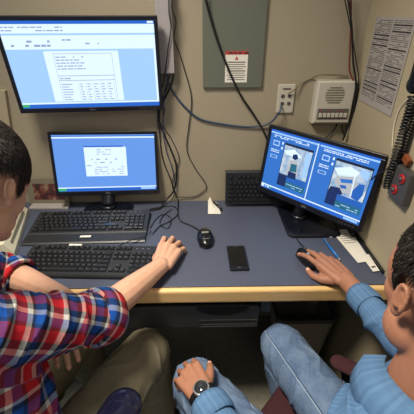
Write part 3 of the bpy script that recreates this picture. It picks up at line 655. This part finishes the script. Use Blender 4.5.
cord([(-0.3315, 0.9587, 0.7660), (-0.2952, 0.9666, 0.7640), (-0.2538, 1.0079, 0.7600), (-0.2074, 1.0368, 0.7570), (-0.1969, 1.0933, 0.7460)], .0016, M['cable'], 'keyboard_cord', kb2)
F_ = empty('smartphone', (0.1215, 0.918, .740), R(1), 'black smartphone lying face up near the oak edge', 'phone')
b = MB(); b.box((0, 0, .0048), (.064, .130, .0096), bev=.004, seg=3); b.build('phone_body', M['bezel'], F_)
MB().box((0, 0.002, .0098), (.056, .100, .0006)).build('phone_screen', M['gloss'], F_)
MB().box((0, .057, .0099), (.012, .0018, .0006)).build('earpiece', M['greybox'], F_)
MB().box((0, -.057, .0099), (.010, .005, .0006), bev=.0002).build('home_button', M['greybox'], F_)

Cd = MB(); a_, b_, c_, d_ = (0.0295, 1.3591, 0.7420), (0.0686, 1.3112, 0.7420), (0.0812, 1.2156, 0.7420), (0.0265, 1.2166, 0.7420)
Cd.prism([d_, c_, b_, a_], (0, 0, .001)); Cd.prism([d_, tuple(Vector(c_) * .6 + Vector(d_) * .4), tuple(Vector(a_) + Vector((0.006, -.005, .015)))], (0, .001, .001))
tag(Cd.build('folded_card', M['paper']), 'small folded white card on the desk right of the middle mouse', 'card')
pn = empty('marker_pen', (0.0708, 1.2664, 0.7520), 0, 'short dark red-tipped pen lying on the folded white card', 'pen')
MB().cone((-.018, .030, .004), (.014, -.026, .0), .0045, .0045, 12).build('barrel', M['black'], pn)
MB().cone((-.018, .030, .004), (-.024, .041, .0048), .0045, .002, 12).build('tip', M['brown'], pn)

# papers under the right monitor
def sheet(pts, z, name, label, marks=None, t=.0012, m='paper'):
    b = MB(); b.prism([(x, y, z) for x, y in pts], (0, 0, t), 0)
    P0, P1, P2, P3 = [Vector((x, y, z + t + .0003)) for x, y in pts]
    for (u0, v0, u1, v1) in (marks or []):
        f = lambda u, v: P0.lerp(P1, u).lerp(P3.lerp(P2, u), v)
        b.poly([f(u0, v0), f(u1, v0), f(u1, v1), f(u0, v1)], 1)
    return tag(b.build(name, [M[m], M['ink']]), label, 'paper')
ln = [(.15, .55 + .07 * k, .8, .565 + .07 * k) for k in range(5)]
sheet([(.526, .885), (.573, .895), (.578, 1.09), (.50, 1.085)], .742, 'paper_form', 'white printed form lying along the right wall under the monitor', ln)
sheet([(.556, .838), (.579, .842), (.581, .93), (.552, .92)], .7436, 'paper_slip', 'narrow white slip nearest the oak edge by the right wall', [(.2, .2, .8, .3)])
sheet([(.440, 1.045), (.490, 1.035), (.478, 1.115), (.455, 1.12)], .7425, 'paper_card', 'small white card with dark print tucked under the right monitor', [(.1, .15, .9, .5)])
pn = empty('ballpoint_pen', (.461, .96, .745), 0, 'bright blue ballpoint pen on the desk beside the right man\'s hand', 'pen')
MB().cone((-.008, .062, 0), (.007, -.050, 0), .0042, .0042, 12).build('barrel', M['bluepen'], pn)
MB().cone((.007, -.050, 0), (.009, -.062, 0), .0042, .001, 12).build('tip', M['silver'], pn)
MB().box((-.006, .045, .005), (.002, .035, .0015)).build('clip', M['silver'], pn)
Rw = MB(); Rw.box((.5855, 1.0, .747), (.007, .34, .012), bev=.001).box((.575, 1.06, .751), (.022, .05, .020), bev=.003)
tag(Rw.build('cable_duct', M['black']), 'black cable duct lying along the foot of the right wall on the desk', 'cable duct')

# beige device at the far left of the desk
V = empty('desktop_printer', (-0.838, 1.055, 0.74), R(14), 'beige desktop device with a green round sticker at the left edge of the desk', 'device')
b = MB(); H_ = .060
loft(b, [[(-.20, -.165, 0), (.160, -.165, 0), (.150, .150, 0), (-.20, .150, 0)], [(-.20, -.165, .022), (.160, -.165, .022), (.150, .150, .022), (-.20, .150, .022)], [(-.19, -.160, H_), (.136, -.160, H_), (.126, .145, H_), (-.19, .145, H_)]])
b.build('housing', M['beige'], V)
b = MB(); b.prism([(.150, -.125, .036), (.147, .10, .036), (.1425, .10, .044), (.1455, -.125, .044)], (.0014, 0, .0014)); b.build('side_slot', M['beige_d'], V)
b = MB(); b.lathe([(.0001, 0), (.013, 0), (.013, .0008), (.0001, .0009)], c=(.112, -.118, H_), n=28); b.build('green_sticker', M['green'], V)
text_mesh('nH', .022, 'purple_lettering', M['purple'], V, (.104, -.148, H_ + .0006), (0, 0, R(-8)))
MB().box((.0, -.168, .030), (.24, .004, .016), bev=.001).build('front_slot', M['greybox'], V)

# booklet with a picture standing behind the device
K = empty('picture_booklet', (-0.66, 1.30, 0.7405), R(-1), 'open booklet with a red and brown photograph leaning on the wall behind the device', 'booklet')
b = MB(); b.prism([(-.10, .015, 0), (.075, .015, 0), (.075, .034, .115), (-.10, .034, .115)], (0, .002, 0), 0)
b.build('upright_page', [M['beige_d']], K)
mpic, t_, N__, L__, B__ = nodes('faded_photograph')
tc = N__.new('ShaderNodeTexCoord'); nz = N__.new('ShaderNodeTexNoise'); nz.inputs['Scale'].default_value = 28; L__.new(tc.outputs['Object'], nz.inputs['Vector'])
rp = N__.new('ShaderNodeValToRGB'); rp.color_ramp.elements[0].position = .36; rp.color_ramp.elements[1].position = .66
rp.color_ramp.elements[0].color = lin((58, 34, 34)); rp.color_ramp.elements[1].color = lin((150, 130, 104)); e = rp.color_ramp.elements.new(.5); e.color = lin((104, 52, 48))
L__.new(nz.outputs['Fac'], rp.inputs[0]); L__.new(rp.outputs[0], B__.inputs['Base Color']); B__.inputs['Roughness'].default_value = .5
MB().poly([(-.075, .0180, .022), (.060, .0180, .022), (.060, .0300, .094), (-.075, .0300, .094)]).build('photograph', [mpic], K)
b = MB(); b.prism([(-.085, -.030, 0), (.085, -.030, 0), (.078, .014, 0), (-.085, .014, 0)], (0, 0, .006)); b.build('lower_page', M['paper_g'], K)

# ---------------------------------------------------------------- office chairs
def chair(loc, rz, label, fabric, padm, arm_dx=.25, arm_y=.20, armz=.66, arms=('l', 'r'), padw=.04):
    root = empty('office_chair', loc, rz, label, 'chair', 'office chairs')
    def cush(d, c, name, rot=None, bev=.035, m=fabric):
        b = MB(); b.box(c, d, bev=bev, seg=5, rot=rot)
        for f in b.bm.faces: f.smooth = True
        return b.build(name, m, root)
    cush((.48, .48, .075), (0, .02, .415), 'seat')
    cush((.44, .07, .46), (0, -.262, .76), 'backrest', (R(-8), 0, 0))
    MB().tube([(0, -.05, .36), (0, -.27, .37), (0, -.325, .50), (0, -.315, .72)], .018, n=8, flat=.6).build('back_bracket', M['black'], root)
    MB().box((0, 0, .365), (.2, .24, .03), bev=.01).build('seat_plate', M['black'], root)
    MB().cone((0, 0, .10), (0, 0, .36), .028, .025, 20).build('gas_lift', M['black'], root)
    b = MB(); b.cone((0, 0, .07), (0, 0, .12), .045, .035, 20)
    b.build('base_hub', M['black'], root)
    for k in range(5):
        a = R(72 * k + 20); e_ = Vector((math.cos(a) * .27, math.sin(a) * .27, 0))
        l = MB().tube([(e_.x * .1, e_.y * .1, .10), (e_.x * .6, e_.y * .6, .092), (e_.x, e_.y, .068)], lambda t: .022 - .006 * t, n=8, sub=3).build('base_leg', M['black'], root)
        mt = Matrix.Translation((e_.x, e_.y, .027)) @ Matrix.Rotation(a + R(40), 4, 'Z') @ Matrix.Rotation(R(90), 4, 'Y')
        MB().lathe([(.008, -.022), (.026, -.022), (.027, -.006), (.010, -.004), (.010, .004), (.027, .006), (.026, .022), (.008, .022)], mtx=mt, n=18).build('caster', M['black'], l)
    for s, nm in ((-1, 'l'), (1, 'r')):
        if nm not in arms: continue
        x = s * arm_dx
        ar = MB().tube([(s * .12, .02, .372), (x * .98, .03, .375), (x * 1.04, .06, .45), (x * 1.02, .10, .57), (x, arm_y - .05, armz - .03), (x, arm_y - .15, armz - .025), (x, -.04, armz - .02)], .014, n=8).build('armrest_frame', M['black'], root)
        b = MB(); pts = [(x, arm_y, armz - .008), (x, arm_y - .06, armz + .002), (x, 0, armz + .002), (x, -.10, armz - .004)]
        b.tube(pts, padw, n=14, flat=.45); b.ell(pts[0], (padw, padw, padw * .45 * 1.02)); b.ell(pts[-1], (padw, padw, padw * .45))
        for f in b.bm.faces: f.smooth = True
        b.build('armrest_pad', padm, root)
    return root
chair((0.325, 0.36, 0), R(48), 'maroon fabric office chair under the man in the blue shirt', M['maroon'], M['maroon'], .240, .12, .60, padw=.026)
chair((-0.510, 0.325, 0), R(-18), 'dark navy office chair under the man in the plaid shirt', M['navy'], M['padnavy'], .255, .235, .66, padw=.047)

# ---------------------------------------------------------------- people
def frame(o, y, z):
    y = Vector(y).normalized(); z = Vector(z); z = (z - y * z.dot(y)).normalized(); x = y.cross(z)
    m = Matrix((x, y, z)).transposed().to_4x4(); m.translation = Vector(o); return m
def dirv(az, pitch=0):          # azimuth clockwise from +y, pitch upward
    return Vector((math.sin(R(az)) * math.cos(R(pitch)), math.cos(R(az)) * math.cos(R(pitch)), math.sin(R(pitch))))
def hand(mb, T, s, curls, spread=(-6, -1, 4, 10), thumb=None, nails=None, k=1.0):
    # s: sign of x on the thumb side; T: wrist frame (y toward fingers, z back of the hand)
    px = (.031, .010, -.011, -.030); py = (.090, .094, .088, .078); pz = (.0, .003, .001, -.004)
    ln = ((.043, .026, .021), (.047, .030, .022), (.044, .028, .021), (.034, .021, .019))
    rd = ((.0098, .0088, .0080, .0070), (.0100, .0090, .0082, .0072), (.0096, .0086, .0078, .0068), (.0086, .0078, .0070, .0062))
    g = lambda x, y, z: T @ Vector((x * k, y * k, z * k))
    for i in range(4):
        m = (s * px[i], py[i], pz[i])
        mb.cap(g(s * px[i] * .62, .004, -.001), g(*m), .0150 * k, .0112 * k, 12)
        mb.cap(g(s * px[i] * .75, .03, -.008), g(m[0], m[1] - .008, m[2] - .006), .0130 * k, .0105 * k, 12)
        a = 0; p = Vector(m); sp = R(spread[i]) * -s
        for j in range(3):
            a += R(curls[i][j]); d = Vector((math.sin(sp) * math.cos(a), math.cos(sp) * math.cos(a), -math.sin(a)))
            q = p + d * ln[i][j]; mb.cap(g(*p), g(*q), rd[i][j] * k, rd[i][j + 1] * k, 12)
            mb.ell(g(*p), ((rd[i][j] + .0007) * k,) * 3, n=12)
            if j == 2 and nails is not None:
                nz_ = Vector((math.sin(sp) * math.sin(a), math.sin(a), math.cos(a))).normalized()
                nails.append((g(*(p + d * ln[i][j] * .72 + nz_ * rd[i][3] * .80)), (T.to_3x3() @ d), (T.to_3x3() @ nz_), rd[i][3] * k))
            p = q
    th = thumb or [(.024, .022, -.010), (.044, .050, -.016), (.056, .078, -.020), (.058, .102, -.024)]
    tr = (.0160, .0130, .0108, .0090)
    for j in range(3):
        p, q = th[j], th[j + 1]; mb.cap(g(s * p[0], p[1], p[2]), g(s * q[0], q[1], q[2]), tr[j] * k, tr[j + 1] * k, 12)
    mb.cap(g(s * .020, .018, -.008), g(s * .030, .072, -.008), .0140 * k, .0105 * k, 12)      # web of the thumb
    if nails is not None:
        d = Vector((s * (th[3][0] - th[2][0]), th[3][1] - th[2][1], th[3][2] - th[2][2])).normalized(); n_ = Vector((s * .25, 0, 1)); n_ = (n_ - d * n_.dot(d)).normalized()
        nails.append((g(s * th[3][0], th[3][1], th[3][2]) + T.to_3x3() @ (n_ * .0075 * k), T.to_3x3() @ d, T.to_3x3() @ n_, .0080 * k))
def add_nails(nails, root, off):
    for c, d, n_, r_ in nails:
        m = frame(Vector(c) - off, d, n_); b = MB(); b.ell((0, 0, 0), (r_ * .72, r_ * .95, r_ * .22), mtx=m, n=12); b.build('fingernail', M['nail'], root)
def head(mb, T):
    E = lambda c, r, rot=None: mb.ell(c, r, rot, mtx=T, n=28)
    E((0, -.014, .030), (.076, .098, .086)); E((0, .025, -.030), (.060, .066, .082)); E((0, .040, .040), (.064, .052, .058))
    E((0, .064, -.100), (.024, .020, .018))
    for s in (-1, 1):
        E((s * .046, .014, -.066), (.022, .034, .030)); E((s * .033, .050, -.028), (.028, .030, .034)); E((s * .026, .078, .026), (.026, .011, .010)); E((s * .052, .040, .012), (.018, .034, .040))
        E((s * .0785, -.008, -.002), (.0055, .012, .020), (R(12), 0, R(s * -16))); E((s * .076, .002, -.024), (.006, .010, .012))
        E((s * .010, .098, -.036), (.0075, .009, .007))
        # rim of the ear
        ring = [T @ Vector((s * .0815, -.009 + .0105 * math.cos(a), -.001 + .0185 * math.sin(a))) for a in [R(q) for q in range(-60, 251, 20)]]
        ring = [p + T.to_3x3() @ Vector((s * .004, 0, 0)) for p in ring]
        mb.tube(ring, .0036, n=8, sub=2)
    mb.cap(T @ Vector((0, .084, .016)), T @ Vector((0, .106, -.030)), .0085, .0115)
    E((0, .088, -.060), (.023, .009, .0055)); E((0, .087, -.0705), (.020, .009, .0065))
def eyes(T, root, off):
    for s in (-1, 1):
        Tm = Matrix.Translation(-off) @ T
        e = MB().ell((s * .030, .0765, .002), (.0110,) * 3, mtx=Tm).build('eye', M['eye'], root)
        MB().ell((s * .030, .0862, .001), (.0055, .0025, .0055), mtx=Tm).build('iris', M['iris'], e)
def hair(T, root, off, m, name, n, ln, front=.060, seed=1, messy=.25, nape=-.055, r=.0011, cols=None, grow=0.0, lift=.12):
    rs = random.Random(seed); C0 = Vector((0, -.014, .030)); rad = Vector((.081 + grow, .103 + grow, .091 + grow))
    Tm = Matrix.Translation(-off) @ T
    def keep(p):      # hairline on the head
        x, y, z = p
        if y > .045: return z > front - (.02 if abs(x) > .045 else 0)
        if y > .010: return z > (-.004 if y < .034 else .022) if abs(x) > .04 else True
        if y > -.04: return z > .036 or abs(x) < .04
        return z > nape + (.0 if y < -.06 else .03)
    b = MB(); g = bmesh.new(); bmesh.ops.create_uvsphere(g, u_segments=48, v_segments=32, radius=1)
    for v in g.verts: v.co = Vector((v.co.x * rad.x, v.co.y * rad.y, v.co.z * rad.z)) + C0
    bmesh.ops.delete(g, geom=[v for v in g.verts if not keep(v.co)], context='VERTS')
    # rounded second shell under it keeps the edge thick
    b.merge(g, Tm, 0, True)
    cr = Vector((0.0, -.055, .105))
    cnt = 0
    while cnt < n:
        d = Vector((rs.gauss(0, 1), rs.gauss(0, 1), rs.gauss(0, 1))).normalized()
        p = Vector((d.x * rad.x, d.y * rad.y, d.z * rad.z)) + C0
        if not keep(p): continue
        cnt += 1
        nrm = Vector((d.x / rad.x, d.y / rad.y, d.z / rad.z)).normalized()
        flow = (p - cr); 
        if p.y > .0 and p.z > .07: flow = flow + Vector((.08, .05, 0))
        if flow.z > 0: flow.z = 0
        flow = flow + Vector((0, 0, -.06)) * (1 if p.z < .09 else .2)
        flow = (flow - nrm * flow.dot(nrm)).normalized()
        flow = (flow + nrm * (lift + messy * rs.random() * .6) + Vector((rs.gauss(0, messy), rs.gauss(0, messy), rs.gauss(0, messy))) * .6).normalized()
        L0 = ln * rs.uniform(.6, 1.2); q1 = p + flow * L0 * .55 + nrm * .001; q2 = q1 + (flow - nrm * .35).normalized() * L0 * .45
        rr_ = r * rs.uniform(.7, 1.4); side = flow.cross(nrm).normalized()
        mi = 0 if (not cols or rs.random() < cols) else 1
        A_ = [b.bm.verts.new(Tm @ v) for v in (p - side * rr_ - nrm * .001, p + side * rr_ - nrm * .001, p + nrm * rr_)]
        B2 = [b.bm.verts.new(Tm @ v) for v in (q1 - side * rr_ * .8, q1 + side * rr_ * .8, q1 + nrm * rr_ * .8)]
        tip = b.bm.verts.new(Tm @ q2)
        for k in range(3):
            b.bm.faces.new((A_[k], A_[(k + 1) % 3], B2[(k + 1) % 3], B2[k])).material_index = mi
            b.bm.faces.new((B2[k], B2[(k + 1) % 3], tip)).material_index = mi
    return b.build(name, [m, M['greyhair']], root)
M['greyhair'] = mat('grey_hair', (82, 78, 74), 0.8, 0.2, 90, spec=0.08)

def place(me, name, root, off): return link(name, me, root, tuple(-off))
def ring_tube(c, axis, rx, ry, r, ref=(0, 0, 1), n=28, flat=1.0, mb=None, a0=0, a1=360):
    c = Vector(c); d = Vector(axis).normalized(); x = d.cross(Vector(ref)).normalized(); y = x.cross(d)
    pts = [c + x * math.cos(R(a0 + (a1 - a0) * k / n)) * rx + y * math.sin(R(a0 + (a1 - a0) * k / n)) * ry for k in range(n + 1)]
    (mb or MB()).tube(pts, r, n=8, sub=1, flat=flat); return mb

# ======== the man on the left (plaid shirt, khaki trousers)
offA = Vector((-0.47, 0.40, 0.0))
PA_ = empty('person', offA, 0, 'man on the left in a red, white and blue plaid shirt with dark hair', 'person')
hA = frame((-.431, .585, 1.192), dirv(15, -26), (0, 0, 1)) @ Matrix.Scale(1.03, 4)
nA = []
body = MB(); head(body, hA)
nb = Vector((-.545, .52, 1.045))
body.cap(hA @ Vector((0, -.040, -.050)), nb, .050, .060, 20)
body.chain([nb, (-.545, .50, .90), (-.49, .43, .72), (-.475, .37, .54)], [.065, .085, .095, .09], 20)
SA, EA, WA = Vector((-.425, .42, .965)), Vector((-.272, .622, .792)), Vector((-.131, .838, .779))
SB, EB, WB = Vector((-.715, .60, .965)), Vector((-.600, .812, .780)), Vector((-.395, .712, .775))
body.chain([(-.52, .48, .96), SA, EA], [.05, .045, .042]); body.chain([EA, EA.lerp(WA, .4), WA], [.045, .041, .0265])
body.cap(EA.lerp(WA, .5), WA, .036, .027)
body.chain([(-.61, .54, .96), SB, EB], [.05, .045, .040]); body.chain([EB, EB.lerp(WB, .35), WB], [.044, .041, .027])
TA = frame(WA + Vector((.004, .006, 0)), dirv(12, 2), (0.10, 0, 1))
hand(body, TA, -1, ((10, 30, 22), (12, 34, 24), (16, 36, 24), (20, 36, 24)), (-5, 2, 9, 16), [(.020, .022, -.012), (.036, .046, -.024), (.040, .070, -.031), (.032, .090, -.033)], nA, 1.05)
TB = frame(WB, dirv(160, -30), (0.2, -.5, 1))
hand(body, TB, 1, ((4, 14, 10), (6, 16, 10), (8, 16, 12), (10, 16, 12)), (-3, 0, 3, 6), None, nA)
me = fuse(body, .0029, 'body', M['skinA'], 4); place(me, 'body', PA_, offA)
add_nails(nA, PA_, offA); eyes(hA, PA_, offA)
hair(hA, PA_, offA, M['hairA'], 'hair', 14000, .022, front=.040, seed=2, messy=.035, nape=-.045, grow=.008, lift=.03, r=.0007)
# shirt
sh = MB()
tor = [Vector((-.47, .37, .50)), Vector((-.48, .40, .62)), Vector((-.485, .425, .74)), Vector((-.525, .47, .88)), Vector((-.555, .515, 1.010))]
def torso(mb, pts, axes, n=40, az=33):
    rings = []
    x = dirv(az + 90); f = dirv(az)
    for p, (a, b) in zip(pts, axes):
        rings.append([p + x * math.cos(2 * math.pi * k / n) * a + f * math.sin(2 * math.pi * k / n) * b for k in range(n)])
    loft(mb, rings)
torso(sh, tor, [(.175, .135), (.180, .145), (.180, .145), (.185, .130), (.13, .09)])
sh.chain([(-.49, .465, .965), SA], [.085, .082]); UA = (EA - SA).normalized(); sh.cone(SA, EA + UA * .022, .080, .062, 24); sh.ell(SA, (.083,) * 3)
sh.chain([(-.63, .55, .965), SB], [.085, .080]); sh.cone(SB, EB, .080, .058, 24); sh.ell(EB, (.056,) * 3); sh.cone(EB, EB.lerp(WB, .16), .055, .053, 24)
me = fuse(sh, .0042, 'shirt', M['plaid'], 5)
uv = cloth_coords(me, [(tor[0], tor[3], dirv(33), .15, 0), (tor[3], tor[4], dirv(33), .13, .40), (SA, EA, (0, 0, 1), .075, .02), (SB, EB, (0, 0, 1), .07, .05), (EB, WB, (0, 0, 1), .06, .38)])
wrinkle(me, uv, .011, 38, 16, 4); place(me, 'shirt', PA_, offA)
def cuff(c, axis, r, name, m, root, off, w=.05, th=.005, refv=(0, 0, 1), cl=True):
    c = Vector(c); d = Vector(axis).normalized(); b = MB(); x = d.cross(Vector(refv)).normalized(); y = x.cross(d); n = 36
    prof = [(-w / 2, r + .001), (-w / 2, r + th), (-w * .2, r + th * 1.6), (w * .3, r + th * 1.3), (w / 2, r + th * .9), (w / 2, r - th * .6), (0, r - th * .8)]
    rg = [[b.bm.verts.new(c + d * t + (x * math.cos(2 * math.pi * k / n) + y * math.sin(2 * math.pi * k / n)) * q * (1 + .03 * math.sin(3 * k * 2 * math.pi / n + t * 60))) for k in range(n)] for t, q in prof]
    for i in range(len(rg) - 1):
        for k in range(n): f = b.bm.faces.new((rg[i][k], rg[i][(k + 1) % n], rg[i + 1][(k + 1) % n], rg[i + 1][k])); f.smooth = True
    me = b.mesh(name, m)
    if cl: cloth_coords(me, [(c - d * .1, c + d * .1, refv, r, .045)])
    return place(me, name, root, off)
cuff(EA + UA * .010, UA, .062, 'rolled_cuff', M['plaid'], PA_, offA, .064, .009)
cuff(EB.lerp(WB, .16), WB - EB, .054, 'rolled_cuff', M['plaid'], PA_, offA, .05, .006)
def collar(c, axis, fwd, r0, r1, h, name, m, root, off, back=.0):
    b = MB(); d = Vector(axis).normalized(); f = Vector(fwd); f = (f - d * f.dot(d)).normalized(); x = f.cross(d); n = 36; c = Vector(c); rg = []
    for (t, q) in ((0, r0), (h, r0 * .93), (h + .004, r0 * .95), (h * .6, r1 * .92), (-.008, r1), (-.012, r1 - .004), (h * .4, r0 + .006)):
        row = []
        for k in range(n + 1):
            a = R(25 + 310 * k / n) ; dr = math.cos(a); dip = -.018 * max(0, dr) ** 2
            row.append(b.bm.verts.new(c + f * math.cos(a) * q + x * math.sin(a) * q + d * (t + dip)))
        rg.append(row)
    for i in range(len(rg) - 1):
        for k in range(n): fc = b.bm.faces.new((rg[i][k], rg[i][k + 1], rg[i + 1][k + 1], rg[i + 1][k])); fc.smooth = True
    me = b.mesh(name, m); cloth_coords(me, [(c - d * .1, c + d * .1, tuple(f), r0, .05)]); return place(me, name, root, off)
collar((-.548, .520, 1.025), (.25, .25, 1), dirv(33), .072, .098, .035, 'collar', M['plaid'], PA_, offA)
# trousers
def trousers(root, off, m, hips, knees, feet, name, rt=(.098, .080, .072, .058), seed=1, pelvis=None, amp=.006):
    b = MB(); segs = []
    for h_, k_, f_ in zip(hips, knees, feet):
        b.chain([h_, h_.lerp(k_, .5), k_], [rt[0], (rt[0] + rt[1]) / 2, rt[1]], 24)
        b.chain([k_, k_.lerp(f_, .35), f_], [rt[1] * .96, rt[2], rt[3]], 24)
        segs += [(h_, k_, (0, 0, 1), .085, 0), (k_, f_, (0, 1, 0), .07, .45)]
    b.chain([hips[0], hips[1]], [.115, .115], 24)
    p = (hips[0] + hips[1]) / 2; b.ell(p + Vector((0, 0, .03)), (.17, .135, .10), rot=(0, 0, math.atan2(hips[1].y - hips[0].y, hips[1].x - hips[0].x)))
    me = fuse(b, .0050, name, m, 6); uv = cloth_coords(me, segs); wrinkle(me, uv, amp, 24, 22, seed)
    o = place(me, name, root, off); return o
def shoe(c, az, root, off, m):
    T = frame(Vector(c), dirv(az), (0, 0, 1)); b = MB(); b.ell((0, .0, .035), (.045, .07, .038), mtx=T); b.ell((0, .085, .030), (.046, .075, .030), mtx=T); b.cap(T @ Vector((0, -.01, .05)), T @ Vector((0, -.01, .10)), .042, .040)
    me = fuse(b, .005, 'shoe', m, 3); co = get_co(me); co[:, 2] = np.maximum(co[:, 2], .004); me.vertices.foreach_set('co', co.ravel()); place(me, 'shoe', root, off)
hip = [Vector((-.375, .335, .535)), Vector((-.56, .41, .535))]; kne = [Vector((-.188, .715, .515)), Vector((-.440, .80, .510))]
fe = [Vector((-.155, .66, .10)), Vector((-.47, .92, .10))]
trousers(PA_, offA, M['khaki'], hip, kne, fe, 'trousers', seed=5)
shoe((-.155, .66, 0), 15, PA_, offA, M['shoe']); shoe((-.47, .92, 0), 10, PA_, offA, M['shoe'])

# ======== the man on the right (blue shirt, jeans)
offB = Vector((0.36, 0.33, 0.0))
PB_ = empty('person', offB, 0, 'man on the right in a light blue shirt and jeans with greying hair', 'person')
hB = frame((.350, .327, 1.139), dirv(0, -5), (.10, 0, 1)) @ Matrix.Scale(1.08, 4)
nB = []
body = MB(); head(body, hB)
nb = Vector((.342, .292, .985))
body.cap(hB @ Vector((0, -.026, -.045)), nb, .057, .064, 20)
body.chain([nb, (.372, .285, .85), (.352, .295, .70), (.34, .29, .54)], [.065, .085, .092, .09], 20)
SC_, EC, WC = Vector((.520, .385, .900)), Vector((0.4600, 0.5161, 0.8100)), Vector((.430, .762, .780))
SD, ED, WD = Vector((.225, .235, .900)), Vector((.125, .275, .665)), Vector((-.002, .500, .645))
SC_ = Vector((.500, .30, .92))
body.chain([(.43, .31, .89), SC_, EC], [.048, .042, .031]); body.chain([EC, EC.lerp(WC, .35), WC], [.031, .030, .026])
body.chain([(.31, .275, .89), SD, ED], [.048, .042, .036]); body.chain([ED, ED.lerp(WD, .4), WD], [.036, .034, .027])
TC = frame(WC, dirv(-21, 1), (-.05, 0, 1))
hand(body, TC, -1, ((2, 16, 14), (4, 18, 16), (12, 26, 20), (18, 30, 22)), (-7, -1, 5, 12), [(.024, .022, -.012), (.046, .048, -.022), (.056, .076, -.028), (.054, .104, -.030)], nB)
TD = frame(WD, dirv(-28, -12), (-.10, -.1, 1))
hand(body, TD, 1, ((30, 34, 20), (32, 36, 22), (34, 36, 22), (36, 36, 22)), (-5, -1, 4, 9), [(.022, .022, -.008), (.044, .046, -.012), (.058, .070, -.018), (.066, .092, -.028)], nB)
me = fuse(body, .0029, 'body', M['skinB'], 4); place(me, 'body', PB_, offB)
add_nails(nB, PB_, offB); eyes(hB, PB_, offB)
hair(hB, PB_, offB, M['hairB'], 'hair', 15000, .019, front=.066, seed=5, messy=.09, nape=-.05, cols=.80, grow=.003, lift=.06, r=.0006)
sh = MB()
torB = [Vector((.335, .30, .50)), Vector((.345, .30, .60)), Vector((.355, .305, .72)), Vector((.372, .300, .84)), Vector((.362, .29, .945))]
torso(sh, torB, [(.165, .125), (.172, .135), (.172, .135), (.172, .125), (.12, .085)], az=-24)
sh.chain([(.45, .335, .905), SC_], [.080, .074]); sh.cone(SC_, EC, .066, .045, 24); sh.ell(EC, (.0455,) * 3); sh.cone(EC, EC.lerp(WC, .62), .045, .036, 24)
sh.chain([(.30, .275, .905), SD], [.080, .074]); sh.cone(SD, ED, .073, .060, 24); sh.ell(ED, (.061,) * 3); sh.cone(ED, ED.lerp(WD, .84), .060, .043, 24)
me = fuse(sh, .0040, 'shirt', M['denim'], 5)
uv = cloth_coords(me, [(torB[0], torB[4], dirv(-24), .15, 0), (SC_, EC, (0, 0, 1), .065, .02), (EC, WC, (0, 0, 1), .055, .30), (SD, ED, (1, 0, 0), .065, .05), (ED, WD, (0, 0, 1), .055, .38)])
wrinkle(me, uv, .013, 19, 8, 9); place(me, 'shirt', PB_, offB)
cuff(EC.lerp(WC, .60), WC - EC, .0365, 'cuff', M['denim'], PB_, offB, .060, .0025)
cuff(ED.lerp(WD, .80), WD - ED, .0435, 'cuff', M['denim'], PB_, offB, .055, .004)
collar((.349, .292, .962), (.02, .10, 1), dirv(-20), .080, .116, .046, 'collar', M['denim'], PB_, offB)
hip = [Vector((.418, .335, .530)), Vector((.250, .255, .530))]; kne = [Vector((.262, .738, .515)), Vector((-.022, .612, .515))]
fe = [Vector((.335, .60, .10)), Vector((.05, .47, .10))]
trousers(PB_, offB, M['jeans'], hip, kne, fe, 'jeans', rt=(.094, .072, .064, .054), seed=8)
shoe((.335, .60, 0), -20, PB_, offB, M['shoe']); shoe((.05, .47, 0), -25, PB_, offB, M['shoe'])
# watch on the left wrist
wc = ED.lerp(WD, .965); ax = (WD - ED).normalized()
Wt = link('wristwatch', None, PB_, tuple(wc - offB)) if False else None
upn = Vector((-.05, -.25, 1)); upn = (upn - ax * upn.dot(ax)).normalized()
b = MB(); x = ax.cross(upn).normalized(); n = 36; rg = []
for t, q in ((-.010, .0), (-.010, .0035), (.010, .0035), (.010, .0)):
    rg.append([b.bm.verts.new(wc - offB + ax * t + x * math.cos(2 * math.pi * k / n) * (.0335 + q) + upn * math.sin(2 * math.pi * k / n) * (.0315 + q)) for k in range(n)])
for i in range(4):
    for k in range(n): b.bm.faces.new((rg[i][k], rg[i][(k + 1) % n], rg[(i + 1) % 4][(k + 1) % n], rg[(i + 1) % 4][k]))
wst = b.build('watch_strap', M['black'], PB_)
mt = frame(wc - offB + upn * .034, ax, upn)
MB().lathe([(.0001, 0), (.019, 0), (.0205, .003), (.020, .009), (.0175, .010), (.0001, .0102)], mtx=mt, n=32).build('watch_case', M['silver'], wst)
MB().lathe([(.0001, .0102), (.0172, .0102), (.0165, .0115), (.0001, .0118)], mtx=mt, n=32).build('watch_dial', M['watchface'], wst)
